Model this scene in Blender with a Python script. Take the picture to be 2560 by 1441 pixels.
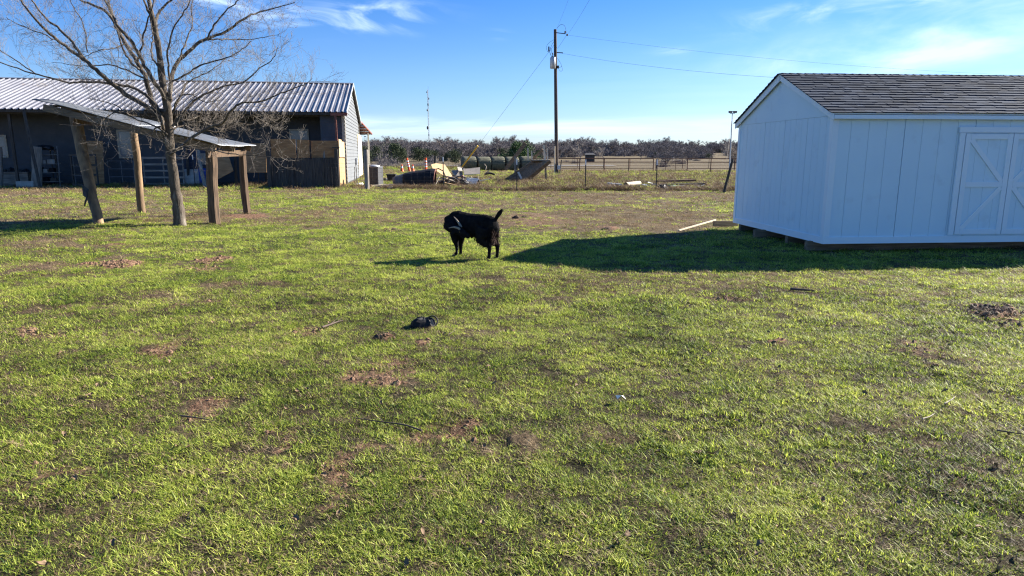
import bpy, math, random
import numpy as np
from mathutils import Vector, Matrix, Euler, noise as mnoise
R = math.radians
for o in list(bpy.data.objects): bpy.data.objects.remove(o)
SC = bpy.context.scene
COL = SC.collection

# ---------------------------------------------------------------- camera
F = 1700.0; CAMH = 1.6; HZ = 388.0
PITCH = math.atan((720.5 - HZ) / F)
cam = bpy.data.cameras.new('camera'); co = bpy.data.objects.new('camera', cam); COL.objects.link(co)
cam.sensor_width = 36; cam.lens = F / 2560 * 36; cam.clip_start = 0.05; cam.clip_end = 8000
co.location = (0, 0, CAMH); co.rotation_euler = (math.pi/2 - PITCH, 0, 0)
SC.camera = co

# ---------------------------------------------------------------- light
SUN_DIR = Vector((0.89, 0.456, 0.0)).normalized(); SUN_EL = R(28.0)
sl = bpy.data.lights.new('sun', 'SUN'); so = bpy.data.objects.new('sun', sl); COL.objects.link(so)
sl.energy = 5.0; sl.angle = R(0.5); sl.color = (1.0, 0.92, 0.80)
d = Vector((SUN_DIR.x*math.cos(SUN_EL), SUN_DIR.y*math.cos(SUN_EL), math.sin(SUN_EL)))
so.rotation_euler = d.to_track_quat('Z', 'Y').to_euler(); so.location = (30, 15, 20)
SC.view_settings.view_transform = 'Standard'; SC.view_settings.look = 'None'
SC.view_settings.exposure = 1.82; SC.view_settings.gamma = 1.0
SC.cycles.use_denoising = True; SC.cycles.denoising_prefilter = 'NONE'; SC.cycles.denoising_input_passes = 'RGB_ALBEDO_NORMAL'; SC.cycles.filter_width = 1.2; SC.cycles.diffuse_bounces = 3; SC.cycles.glossy_bounces = 2; SC.cycles.max_bounces = 5; SC.cycles.sample_clamp_indirect = 4

# pixel (of the 2560 px wide photograph) -> ray / ground point / point at forward distance
_c, _s = math.cos(PITCH), math.sin(PITCH)
def ray(x, y):
    u = (x-1280)/F; v = -(y-720.5)/F
    return (u, _c + v*_s, -_s + v*_c)
def G(x, y, z=0.0):
    r = ray(x, y); t = (z-CAMH)/r[2]; return Vector((r[0]*t, r[1]*t, z))
def at(x, y, Y):
    r = ray(x, y); t = Y/r[1]; return Vector((r[0]*t, Y, CAMH + r[2]*t))

# ---------------------------------------------------------------- world
W = bpy.data.worlds.new('World'); SC.world = W; W.use_nodes = True
nt = W.node_tree; nt.nodes.clear(); N = nt.nodes.new; L = nt.links.new
wo = N('ShaderNodeOutputWorld'); bg = N('ShaderNodeBackground'); bg.inputs['Strength'].default_value = 0.052
L(bg.outputs[0], wo.inputs[0])
sky = N('ShaderNodeTexSky'); sky.sky_type = 'NISHITA'; sky.sun_disc = False
sky.sun_elevation = SUN_EL; sky.sun_rotation = math.atan2(SUN_DIR.x, SUN_DIR.y)
sky.altitude = 100; sky.air_density = 1.0; sky.dust_density = 0.3; sky.ozone_density = 2.2
tc = N('ShaderNodeTexCoord'); sep = N('ShaderNodeSeparateXYZ'); L(tc.outputs['Generated'], sep.inputs[0])
def M(op, a, b=None, c=None, clamp=False):
    n = N('ShaderNodeMath'); n.operation = op; n.use_clamp = clamp
    for i, v in enumerate((a, b, c)):
        if v is None: continue
        if isinstance(v, (int, float)): n.inputs[i].default_value = v
        else: L(v, n.inputs[i])
    return n.outputs[0]
az = M('ARCTAN2', sep.outputs[0], sep.outputs[1]); el = M('ARCSINE', sep.outputs[2])
def cloud_noise(sx, sy, rot, scale, detail, lo, hi, off=0.0, dist=0.6):
    cmb = N('ShaderNodeCombineXYZ'); L(az, cmb.inputs[0]); L(el, cmb.inputs[1]); cmb.inputs[2].default_value = off
    mp = N('ShaderNodeMapping'); L(cmb.outputs[0], mp.inputs[0])
    mp.inputs['Rotation'].default_value = (0, 0, rot)
    mp2 = N('ShaderNodeMapping'); L(mp.outputs[0], mp2.inputs[0]); mp2.inputs['Scale'].default_value = (sx, sy, 1)
    n = N('ShaderNodeTexNoise'); L(mp2.outputs[0], n.inputs['Vector'])
    n.inputs['Scale'].default_value = scale; n.inputs['Detail'].default_value = detail
    n.inputs['Roughness'].default_value = 0.55; n.inputs['Distortion'].default_value = dist
    r = N('ShaderNodeMapRange'); r.interpolation_type = 'SMOOTHSTEP'
    L(n.outputs['Fac'], r.inputs[0]); r.inputs[1].default_value = lo; r.inputs[2].default_value = hi
    return r.outputs[0]
def blob(px, py, rx, ry, rot=0.0):
    r = Vector(ray(px, py)).normalized(); a0 = math.atan2(r.x, r.y); e0 = math.asin(r.z)
    da = M('SUBTRACT', az, a0); de = M('SUBTRACT', el, e0)
    cr, sr = math.cos(rot), math.sin(rot)
    u = M('ADD', M('MULTIPLY', da, cr), M('MULTIPLY', de, sr))
    v = M('ADD', M('MULTIPLY', da, -sr), M('MULTIPLY', de, cr))
    u = M('DIVIDE', u, rx/F); v = M('DIVIDE', v, ry/F)
    q = M('ADD', M('MULTIPLY', u, u), M('MULTIPLY', v, v))
    return M('EXPONENT', M('MULTIPLY', q, -1.0))
def addall(xs):
    t = xs[0]
    for x in xs[1:]: t = M('ADD', t, x)
    return t
wisp = cloud_noise(1, 3.2, R(4), 9.0, 7, 0.42, 0.80, 3.1)
wisp2 = cloud_noise(1, 3.0, R(-5), 7.0, 8, 0.34, 0.82, 12.3, 0.4)
band = cloud_noise(1, 14.0, R(-1.5), 2.6, 7, 0.36, 0.70, 1.7, 0.5)
m1 = M('MULTIPLY', wisp, addall([blob(930, 38, 120, 30, R(4)), blob(760, 50, 180, 20), blob(2200, 5, 260, 26, R(5)), blob(560, 5, 120, 25), blob(1245, 86, 26, 9), blob(1680, 127, 40, 9)]))
m2 = M('MULTIPLY', wisp2, addall([blob(2350, 100, 340, 50, R(4)), blob(2500, 40, 260, 70, R(10)), blob(2150, 150, 240, 22)]))
m3 = M('MULTIPLY', band, addall([M('MULTIPLY', blob(1350, 312, 900, 24), .95), M('MULTIPLY', blob(1700, 340, 1500, 22), 0.45), M('MULTIPLY', blob(2300, 230, 700, 90), 0.2)]))
msk = addall([M('MULTIPLY', m1, 1.15), M('MULTIPLY', m2, 0.62), M('MULTIPLY', m3, 0.85)])
msk = M('MINIMUM', msk, 0.85)
tr_ = N('ShaderNodeValToRGB'); L(M('DIVIDE', el, math.pi/2), tr_.inputs[0]); tr_.color_ramp.elements.new(.5); tr_.color_ramp.elements.new(.6); tr_.color_ramp.elements.new(.7)
for i_, (p_, c_) in enumerate(((0.0, (.62,.74,1.06)), (.05, (.50,.68,1.02)), (.145, (.24,.53,.97)), (.34, (.30,.70,1.12)), (1.0, (.30,.72,1.16)))):
    tr_.color_ramp.elements[i_].position = p_; tr_.color_ramp.elements[i_].color = (*c_, 1)
hsv = N('ShaderNodeMix'); hsv.data_type = 'RGBA'; hsv.blend_type = 'MULTIPLY'; hsv.inputs['Factor'].default_value = 1.0
L(sky.outputs[0], hsv.inputs['A']); L(tr_.outputs[0], hsv.inputs['B'])
mix = N('ShaderNodeMix'); mix.data_type = 'RGBA'; L(msk, mix.inputs['Factor'])
L(hsv.outputs['Result'], mix.inputs['A']); mix.inputs['B'].default_value = (5.6, 7.0, 9.0, 1)
L(mix.outputs['Result'], bg.inputs['Color'])

# ---------------------------------------------------------------- object helpers
def tag(o, label=None, cat=None, group=None, kind=None):
    if label: o['label'] = label
    if cat: o['category'] = cat
    if group: o['group'] = group
    if kind: o['kind'] = kind
    return o
def empty(name, loc, label, cat, group=None, rz=0.0):
    o = bpy.data.objects.new(name, None); COL.objects.link(o); o.location = loc; o.rotation_euler = (0, 0, rz)
    o.empty_display_size = 0.1
    return tag(o, label, cat, group)
def origin(o):
    v = Vector((0, 0, 0))
    while o is not None: v = v + o.location; o = o.parent
    return v
class MB:
    def __init__(s): s.v = []; s.f = []; s.sm = []
    def add(s, vs, fs, smooth=False):
        b = len(s.v); s.v.extend([tuple(p) for p in vs]); s.f.extend([tuple(b+i for i in f) for f in fs]); s.sm.extend([smooth]*len(fs))
    def box(s, c, size, rot=None):
        x, y, z = (k/2 for k in size)
        vs = [Vector(p) for p in ((-x,-y,-z),(x,-y,-z),(x,y,-z),(-x,y,-z),(-x,-y,z),(x,-y,z),(x,y,z),(-x,y,z))]
        if rot is not None:
            m = rot if isinstance(rot, Matrix) else Euler(rot).to_matrix()
            vs = [m @ p for p in vs]
        s.add([p + Vector(c) for p in vs], [(0,3,2,1),(4,5,6,7),(0,1,5,4),(1,2,6,5),(2,3,7,6),(3,0,4,7)])
    def beam(s, a, b, w, h, up=(0,0,1)):
        a = Vector(a); b = Vector(b); d = b-a; l = d.length; d.normalize()
        u = Vector(up); sd = d.cross(u)
        if sd.length < 1e-4: sd = d.cross(Vector((0,1,0)))
        sd.normalize(); u = sd.cross(d)
        m = Matrix((d, sd, u)).transposed()
        s.box((a+b)/2, (l, w, h), m)
    def tube(s, pts, rad, n=8, cap=True, smooth=True, sq=1.0):
        pts = [Vector(p) for p in pts]
        if isinstance(rad, (int, float)): rad = [rad]*len(pts)
        t = (pts[1]-pts[0]).normalized(); a = t.orthogonal().normalized(); vs = []
        for i, p in enumerate(pts):
            t = (pts[min(i+1, len(pts)-1)] - pts[max(i-1, 0)])
            if t.length < 1e-9: t = Vector((0,0,1))
            t.normalize(); a = (a - t*a.dot(t)); a.normalize(); b = t.cross(a)
            for k in range(n):
                q = 2*math.pi*k/n
                vs.append(p + (a*math.cos(q) + b*math.sin(q)*sq)*rad[i])
        fs = [(i*n+k, i*n+(k+1)%n, (i+1)*n+(k+1)%n, (i+1)*n+k) for i in range(len(pts)-1) for k in range(n)]
        s.add(vs, fs, smooth)
        if cap:
            s.add(vs[:n], [tuple(range(n))[::-1]]); s.add(vs[-n:], [tuple(range(n))])
    def ell(s, pts, rads, n=14):      # elliptical loft: rads = (half width along y, half height)
        pts = [Vector(p) for p in pts]; vs = []
        for i, p in enumerate(pts):
            t = (pts[min(i+1, len(pts)-1)] - pts[max(i-1, 0)]).normalized()
            a = Vector((0,1,0)); a = (a - t*a.dot(t)).normalized() if abs(t.y) < .95 else Vector((1,0,0)); b = t.cross(a)
            for k in range(n):
                q = 2*math.pi*k/n; vs.append(p + a*math.cos(q)*rads[i][0] + b*math.sin(q)*rads[i][1])
        fs = [(i*n+k, i*n+(k+1)%n, (i+1)*n+(k+1)%n, (i+1)*n+k) for i in range(len(pts)-1) for k in range(n)]
        fs.append(tuple(range(n))[::-1]); b = (len(pts)-1)*n; fs.append(tuple(range(b, b+n)))
        s.add(vs, fs, True)
    def prism(s, poly, off):           # planar polygon extruded by vector off
        n = len(poly); off = Vector(off); vs = [Vector(p) for p in poly]; vs += [p+off for p in vs]
        s.add(vs, [tuple(range(n))[::-1], tuple(range(n, 2*n))] + [(i, (i+1)%n, n+(i+1)%n, n+i) for i in range(n)])
    def build(s, name, mat, parent=None, loc=None, local=False, mats=None):
        org = Vector((0,0,0))
        if not local:
            org = origin(parent) if parent is not None else (Vector(loc) if loc is not None else org)
        me = bpy.data.meshes.new(name)
        me.from_pydata([(p[0]-org.x, p[1]-org.y, p[2]-org.z) for p in s.v], [], s.f)
        me.polygons.foreach_set('use_smooth', s.sm); me.materials.append(mat); me.update()
        o = bpy.data.objects.new(name, me); COL.objects.link(o)
        if parent is not None: o.parent = parent
        elif loc is not None: o.location = loc
        return o

# ---------------------------------------------------------------- materials
def newmat(name):
    m = bpy.data.materials.new(name); m.use_nodes = True; nt = m.node_tree
    return m, nt, nt.nodes['Principled BSDF']
def mat(name, c1, c2=None, scale=8.0, rough=0.8, metal=0.0, bump=0.0, bscale=None, stretch=(1,1,1), detail=6, spec=0.3, lo=0.3, hi=0.7, c3=None, s3=30.0, f3=(0.6,0.75)):
    m, nt, b = newmat(name); nn = nt.nodes.new; ll = nt.links.new
    b.inputs['Roughness'].default_value = rough; b.inputs['Metallic'].default_value = metal
    b.inputs['Specular IOR Level'].default_value = spec
    if c2 is None: b.inputs['Base Color'].default_value = (*c1, 1)
    t = nn('ShaderNodeTexCoord'); mp = nn('ShaderNodeMapping'); ll(t.outputs['Object'], mp.inputs[0]); mp.inputs['Scale'].default_value = stretch
    if c2 is not None:
        n = nn('ShaderNodeTexNoise'); n.inputs['Scale'].default_value = scale; n.inputs['Detail'].default_value = detail; ll(mp.outputs[0], n.inputs['Vector'])
        r = nn('ShaderNodeValToRGB'); r.color_ramp.elements[0].position = lo; r.color_ramp.elements[1].position = hi
        r.color_ramp.elements[0].color = (*c1, 1); r.color_ramp.elements[1].color = (*c2, 1)
        ll(n.outputs['Fac'], r.inputs[0]); out = r.outputs[0]
        if c3 is not None:
            n3 = nn('ShaderNodeTexNoise'); n3.inputs['Scale'].default_value = s3; n3.inputs['Detail'].default_value = 4; ll(mp.outputs[0], n3.inputs['Vector'])
            mr = nn('ShaderNodeMapRange'); ll(n3.outputs['Fac'], mr.inputs[0]); mr.inputs[1].default_value = f3[0]; mr.inputs[2].default_value = f3[1]
            mx = nn('ShaderNodeMix'); mx.data_type = 'RGBA'; ll(mr.outputs[0], mx.inputs['Factor']); ll(out, mx.inputs['A']); mx.inputs['B'].default_value = (*c3, 1)
            out = mx.outputs['Result']
        ll(out, b.inputs['Base Color'])
    if bump:
        n2 = nn('ShaderNodeTexNoise'); n2.inputs['Scale'].default_value = bscale or scale*3; n2.inputs['Detail'].default_value = 5; ll(mp.outputs[0], n2.inputs['Vector'])
        bp = nn('ShaderNodeBump'); bp.inputs['Strength'].default_value = bump; bp.inputs['Distance'].default_value = 0.02
        ll(n2.outputs['Fac'], bp.inputs['Height']); ll(bp.outputs[0], b.inputs['Normal'])
    return m
def grain(name, c1, c2, axis='z', **k):   # weathered timber: grain runs along one axis
    st = {'z': (14,14,1.2), 'x': (1.2,14,14), 'y': (14,1.2,14)}[axis]
    return mat(name, c1, c2, scale=1.6, stretch=st, bump=0.5, bscale=2.5, rough=0.85, **k)
MT = {}
MT['white_paint'] = mat('white_paint', (0.56,0.73,0.83), (0.60,0.77,0.86), scale=1.2, rough=0.6, c3=(0.46,0.58,0.66), s3=3, f3=(0.60,0.9))  # white paint tinted blue: the cool light on it is put into the colour
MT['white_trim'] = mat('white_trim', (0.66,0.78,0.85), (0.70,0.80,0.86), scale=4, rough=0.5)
MT['groove'] = mat('groove', (0.25,0.27,0.31), rough=0.9)
MT['old_wood'] = grain('old_wood', (0.055,0.038,0.027), (0.16,0.105,0.065))
MT['old_wood_x'] = grain('old_wood_x', (0.10,0.075,0.05), (0.25,0.18,0.12), 'x')
MT['grey_wood'] = grain('grey_wood', (0.13,0.115,0.10), (0.30,0.27,0.235))
MT['grey_wood_x'] = grain('grey_wood_x', (0.13,0.115,0.10), (0.30,0.27,0.235), 'x')
MT['dark_wood'] = grain('dark_wood', (0.03,0.028,0.027), (0.085,0.075,0.065))
MT['tan_wood'] = grain('tan_wood', (0.30,0.19,0.095), (0.50,0.33,0.17))
MT['pale_wood'] = grain('pale_wood', (0.45,0.38,0.28), (0.62,0.54,0.42))
MT['plywood'] = mat('plywood', (0.20,0.105,0.045), (0.36,0.205,0.095), scale=2.2, stretch=(1,1,5), rough=0.75, detail=8)
MT['plywood_bright'] = mat('plywood_bright', (0.42,0.27,0.13), (0.58,0.41,0.22), scale=2.2, stretch=(3,3,1), rough=0.75)
MT['siding'] = mat('siding', (0.05,0.056,0.066), (0.07,0.076,0.088), scale=2.0, rough=0.7, bump=0.1)  # long wall: shade under the eave put into a darker siding colour
MT['siding_end'] = mat('siding_end', (0.125,0.135,0.145), (0.15,0.16,0.17), scale=2.0, rough=0.7, bump=0.1)  # same siding on the end wall, sunlight put into a lighter colour
MT['roof_metal'] = mat('roof_metal', (0.17,0.172,0.195), (0.26,0.262,0.285), scale=0.7, rough=0.42, metal=0.45, bump=0.04, bscale=3, c3=(0.20,0.15,0.12), s3=1.3, f3=(.62,.9))
MT['tin'] = mat('tin', (0.17,0.19,0.215), (0.27,0.29,0.32), scale=1.5, rough=0.42, metal=0.55, c3=(0.30,0.24,0.19), s3=2.5, f3=(0.60,0.80))
MT['red_steel'] = mat('red_steel', (0.16,0.05,0.035), (0.25,0.10,0.07), scale=5, rough=0.7)
MT['rust'] = mat('rust', (0.06,0.035,0.028), (0.15,0.075,0.05), scale=6, rough=0.85)
MT['dark_metal'] = mat('dark_metal', (0.03,0.03,0.032), (0.06,0.055,0.05), scale=10, rough=0.7)
MT['galv'] = mat('galv', (0.38,0.40,0.42), (0.5,0.52,0.54), scale=9, rough=0.5, metal=0.5)
MT['wire'] = mat('wire', (0.10,0.095,0.09), rough=0.7, metal=0.3)
MT['black_plastic'] = mat('black_plastic', (0.006,0.006,0.008), (0.015,0.016,0.02), scale=4, rough=0.65, bump=0.2, bscale=8, spec=0.2)
MT['white_plastic'] = mat('white_plastic', (0.75,0.75,0.74), rough=0.5)
MT['glass'] = mat('glass', (0.10,0.12,0.14), (0.20,0.22,0.25), scale=1.2, rough=0.15, spec=0.7)
MT['frame_tan'] = mat('frame_tan', (0.34,0.30,0.24), (0.42,0.38,0.31), scale=5)
MT['door_cream'] = mat('door_cream', (0.62,0.52,0.33), (0.70,0.60,0.42), scale=5)
MT['bark'] = mat('bark', (0.045,0.036,0.028), (0.13,0.105,0.082), scale=3, stretch=(4,4,1), rough=0.9, bump=0.9, bscale=14, c3=(0.24,0.215,0.18), s3=2.2, f3=(0.58,0.76))
MT['twig'] = mat('twig', (0.085,0.07,0.058), (0.27,0.235,0.20), scale=1.5, rough=0.8)
MT['far_twig'] = mat('far_twig', (0.105,0.095,0.098), (0.215,0.19,0.185), scale=0.35, rough=0.9)  # lightened grey: haze of distance put into the twig colour
MT['pale_twig'] = mat('pale_twig', (0.26,0.225,0.19), (0.42,0.37,0.31), scale=0.6, rough=0.9)
MT['cedar'] = mat('cedar', (0.018,0.03,0.014), (0.055,0.075,0.032), scale=0.9, rough=0.9)
MT['juniper'] = mat('juniper', (0.035,0.075,0.025), (0.08,0.13,0.045), scale=1.2, rough=0.9)
MT['hay'] = mat('hay', (0.045,0.05,0.035), (0.17,0.165,0.115), scale=5, stretch=(1,5,1), rough=0.95, bump=0.8, bscale=16)
MT['net_wrap'] = mat('net_wrap', (0.045,0.055,0.04), (0.12,0.13,0.09), scale=5, stretch=(5,1,1), rough=0.8, bump=0.5)
MT['orange'] = mat('orange', (0.75,0.09,0.02), (0.82,0.13,0.03), scale=6, rough=0.5)
MT['reflect'] = mat('reflect', (0.80,0.78,0.75), rough=0.4)
MT['yellow'] = mat('yellow', (0.60,0.36,0.03), (0.70,0.45,0.06), scale=3, rough=0.5)
MT['ac_grey'] = mat('ac_grey', (0.075,0.078,0.085), (0.11,0.112,0.12), scale=20, rough=0.6, metal=0.2)
MT['dull_metal'] = mat('dull_metal', (0.09,0.095,0.10), (0.15,0.155,0.16), scale=9, rough=0.6)
MT['blue'] = mat('blue', (0.01,0.04,0.22), rough=0.5)
MT['teal'] = mat('teal', (0.16,0.30,0.32), (0.5,0.6,0.6), scale=8, rough=0.6)
MT['fur'] = mat('fur', (0.006,0.006,0.007), (0.016,0.015,0.016), scale=18, rough=1.0, bump=0.4, bscale=60, spec=0.03)
MT['brown_fur'] = mat('brown_fur', (0.02,0.008,0.006), (0.065,0.024,0.013), scale=30, rough=0.7)
MT['white_fur'] = mat('white_fur', (0.6,0.56,0.5), rough=0.8)
MT['horn'] = mat('horn', (0.17,0.135,0.10), (0.32,0.26,0.19), scale=20, rough=0.6)
MT['eye'] = mat('eye', (0.25,0.14,0.03), rough=0.2)
MT['hoof'] = mat('hoof', (0.05,0.045,0.04), rough=0.6)
MT['clod'] = mat('clod', (0.03,0.022,0.018), (0.09,0.06,0.045), scale=12, rough=0.95, bump=1.0, bscale=30)
MT['leaf'] = mat('leaf', (0.11,0.07,0.04), (0.26,0.18,0.11), scale=3, rough=0.8)
MT['tarp'] = mat('tarp', (0.012,0.013,0.016), (0.03,0.03,0.035), scale=4, rough=0.5, bump=0.6, bscale=5)
MT['concrete'] = mat('concrete', (0.28,0.27,0.25), (0.4,0.39,0.36), scale=4, rough=0.9)
MT['rubber'] = mat('rubber', (0.012,0.012,0.012), (0.03,0.03,0.028), scale=8, rough=0.8)

# ---------------------------------------------------------------- numpy noise, shared by ground and grass
def _hash(ix, iy, seed):
    h = (ix.astype(np.int64)*374761393 + iy.astype(np.int64)*668265263 + seed*974711) & 0xFFFFFFFF
    h = ((h ^ (h >> 13))*1274126177) & 0xFFFFFFFF
    return ((h ^ (h >> 16)) & 0xFFFFFF)/float(0xFFFFFF)
def vn(x, y, seed):
    x0 = np.floor(x); y0 = np.floor(y); fx = x-x0; fy = y-y0
    fx = fx*fx*(3-2*fx); fy = fy*fy*(3-2*fy)
    a = _hash(x0, y0, seed); b = _hash(x0+1, y0, seed); c = _hash(x0, y0+1, seed); e = _hash(x0+1, y0+1, seed)
    return (a*(1-fx)+b*fx)*(1-fy) + (c*(1-fx)+e*fx)*fy
def fbm(x, y, sc, seed, oct=4, gain=0.5):
    t = 0; amp = 1; tot = 0; x = x*sc; y = y*sc
    for k in range(oct):
        t = t + amp*vn(x + 17.3*k, y - 9.1*k, seed+k); tot += amp; amp *= gain
        x, y = (x*1.6+y*1.2), (-x*1.2+y*1.6)
    return t/tot
def sst(a, b, x):
    t = np.clip((x-a)/(b-a), 0, 1); return t*t*(3-2*t)
# (px, py, rx, ry, soil, straw, hump)
PATCH = [(300,666,50,11,1.0,0,.05),(240,663,40,8,.9,.3,.02),(420,870,70,24,.75,.6,0),(500,1004,62,24,1,0,.0),(925,938,95,20,.8,.35,0),(990,905,70,14,.7,.4,0),
 (865,1180,95,45,.7,.55,0),(930,1110,60,22,.6,.5,0),(1115,1078,60,26,.9,.3,0),(715,1088,60,18,.8,.2,0),(670,1120,40,14,.8,.2,0),(1840,750,80,10,.7,.5,0),(2310,880,90,22,.5,.5,.03),
 (2330,915,60,14,.8,.0,.0),(2490,782,60,18,.95,0,.07),(2540,818,30,9,.9,0,.04),(535,655,42,10,.8,.2,.06),(520,675,30,8,.8,.2,.0),(285,620,50,8,.6,.5,.06),(90,675,95,16,.3,.9,.05),
 (1330,553,120,24,.5,.7,.05),(1260,1100,50,34,.1,1,.03),(1530,1085,110,20,.2,.9,0),(1120,548,60,10,.5,.6,.04),(985,575,24,4,.8,0,.04),(1520,575,22,4,.9,0,.06),
 (620,541,50,6,1,0,.02),(90,835,90,6,.8,.2,0),(150,770,120,10,.2,.9,0),(600,712,110,12,.1,1,0),(380,738,80,12,.1,1,0),(780,825,60,9,.8,.2,0),(950,842,24,9,1,0,.05),(1050,850,40,8,1,0,.03),
 (2220,1090,60,30,.1,.3,0),(1750,1340,50,30,.2,.5,0),(1120,1300,90,22,.6,.4,.0),(60,1230,45,14,.8,0,0),(180,1165,50,9,.7,.1,0),(250,1290,60,22,.3,.6,0),(1700,700,700,14,.0,.7,0),
 (2350,735,260,14,.0,.7,0),(870,1250,60,12,.6,.3,0),(480,760,50,8,.5,.5,0),(160,1180,70,12,.6,.2,0),(1690,930,80,12,.3,.5,0),(1940,860,30,8,.7,0,.03),(450,1050,80,16,.4,.4,0),(1870,1180,70,20,.3,.6,0),(1540,700,60,10,.3,.6,0)]
PW = []
for (px, py, rx, ry, so_, st_, hu) in PATCH:
    c = G(px, py); r1 = abs(G(px+rx, py).x - c.x); r2 = (G(px, py-ry).y - G(px, py+ry).y)/2
    PW.append((c.x, c.y, r1, max(r2, r1*0.35), so_, st_, hu))
def fields(x, y):
    d = np.hypot(x, y)
    wx = x + (fbm(x, y, 3.5, 71, 4, .7)-.5)*.65; wy = y + (fbm(x, y, 3.5, 91, 4, .7)-.5)*.65
    soil = np.zeros_like(x); straw = np.zeros_like(x); hump = np.zeros_like(x)
    for (cx, cy, r1, r2, so_, st_, hu) in PW:
        q = ((wx-cx)/r1)**2 + ((wy-cy)/r2)**2
        g = np.exp(-q*q*.8); soil = np.maximum(soil, g*so_); straw = np.maximum(straw, g*st_); hump += np.exp(-q*1.2)*hu
    lf = fbm(x, y, .33, 5, 4); mf = fbm(x, y, 1.3, 6, 4)
    base = .19 + .10*sst(6, 11, d) + .05*sst(8, 13, d) + .34*sst(13, 18, d) + .22*sst(-3.0, 5, x)*sst(12, 16, d) - .14*sst(-3, -8, x)*sst(13, 16, d)*(1-sst(17, 19, d))
    base = base + .20*sst(15, 18.5, d)*sst(-5, -1, x)*(1-sst(31, 33, d)) + .22*sst(31.5, 34, d) + .06*sst(60, 90, d)
    straw = np.clip(np.maximum(straw, base + (lf-.5)*(.5+1.0*sst(8, 15, d)) + (mf-.5)*.6 + (fbm(x, y, 7.0, 16, 3)-.5)*.9), 0, 1)
    ns = sst(.70, .82, mf)*sst(.5, .6, lf)*.4
    soil = np.clip(np.maximum(soil, ns*.8), 0, 1)
    return soil, straw, hump
def height(x, y, hump=None):
    d = np.hypot(x, y)
    if hump is None: hump = fields(x, y)[2]
    z = (fbm(x, y, .45, 31, 3)-.5)*.09*sst(1, 4, d) + (fbm(x, y, 2.6, 41, 3)-.5)*.05*(1-sst(40, 80, d)) + hump
    fade = 1 - sst(45, 60, d)*.6
    z = z*fade
    yy = np.where(y > 0, y, 0)
    z = z + 2.6*sst(125, 330, yy) + 3.5*sst(330, 1200, yy) + (fbm(x, y, .012, 51, 3)-.5)*2.0*sst(120, 300, d)
    return z
def hz(x, y):
    return float(height(np.array([float(x)]), np.array([float(y)]))[0])

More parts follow.
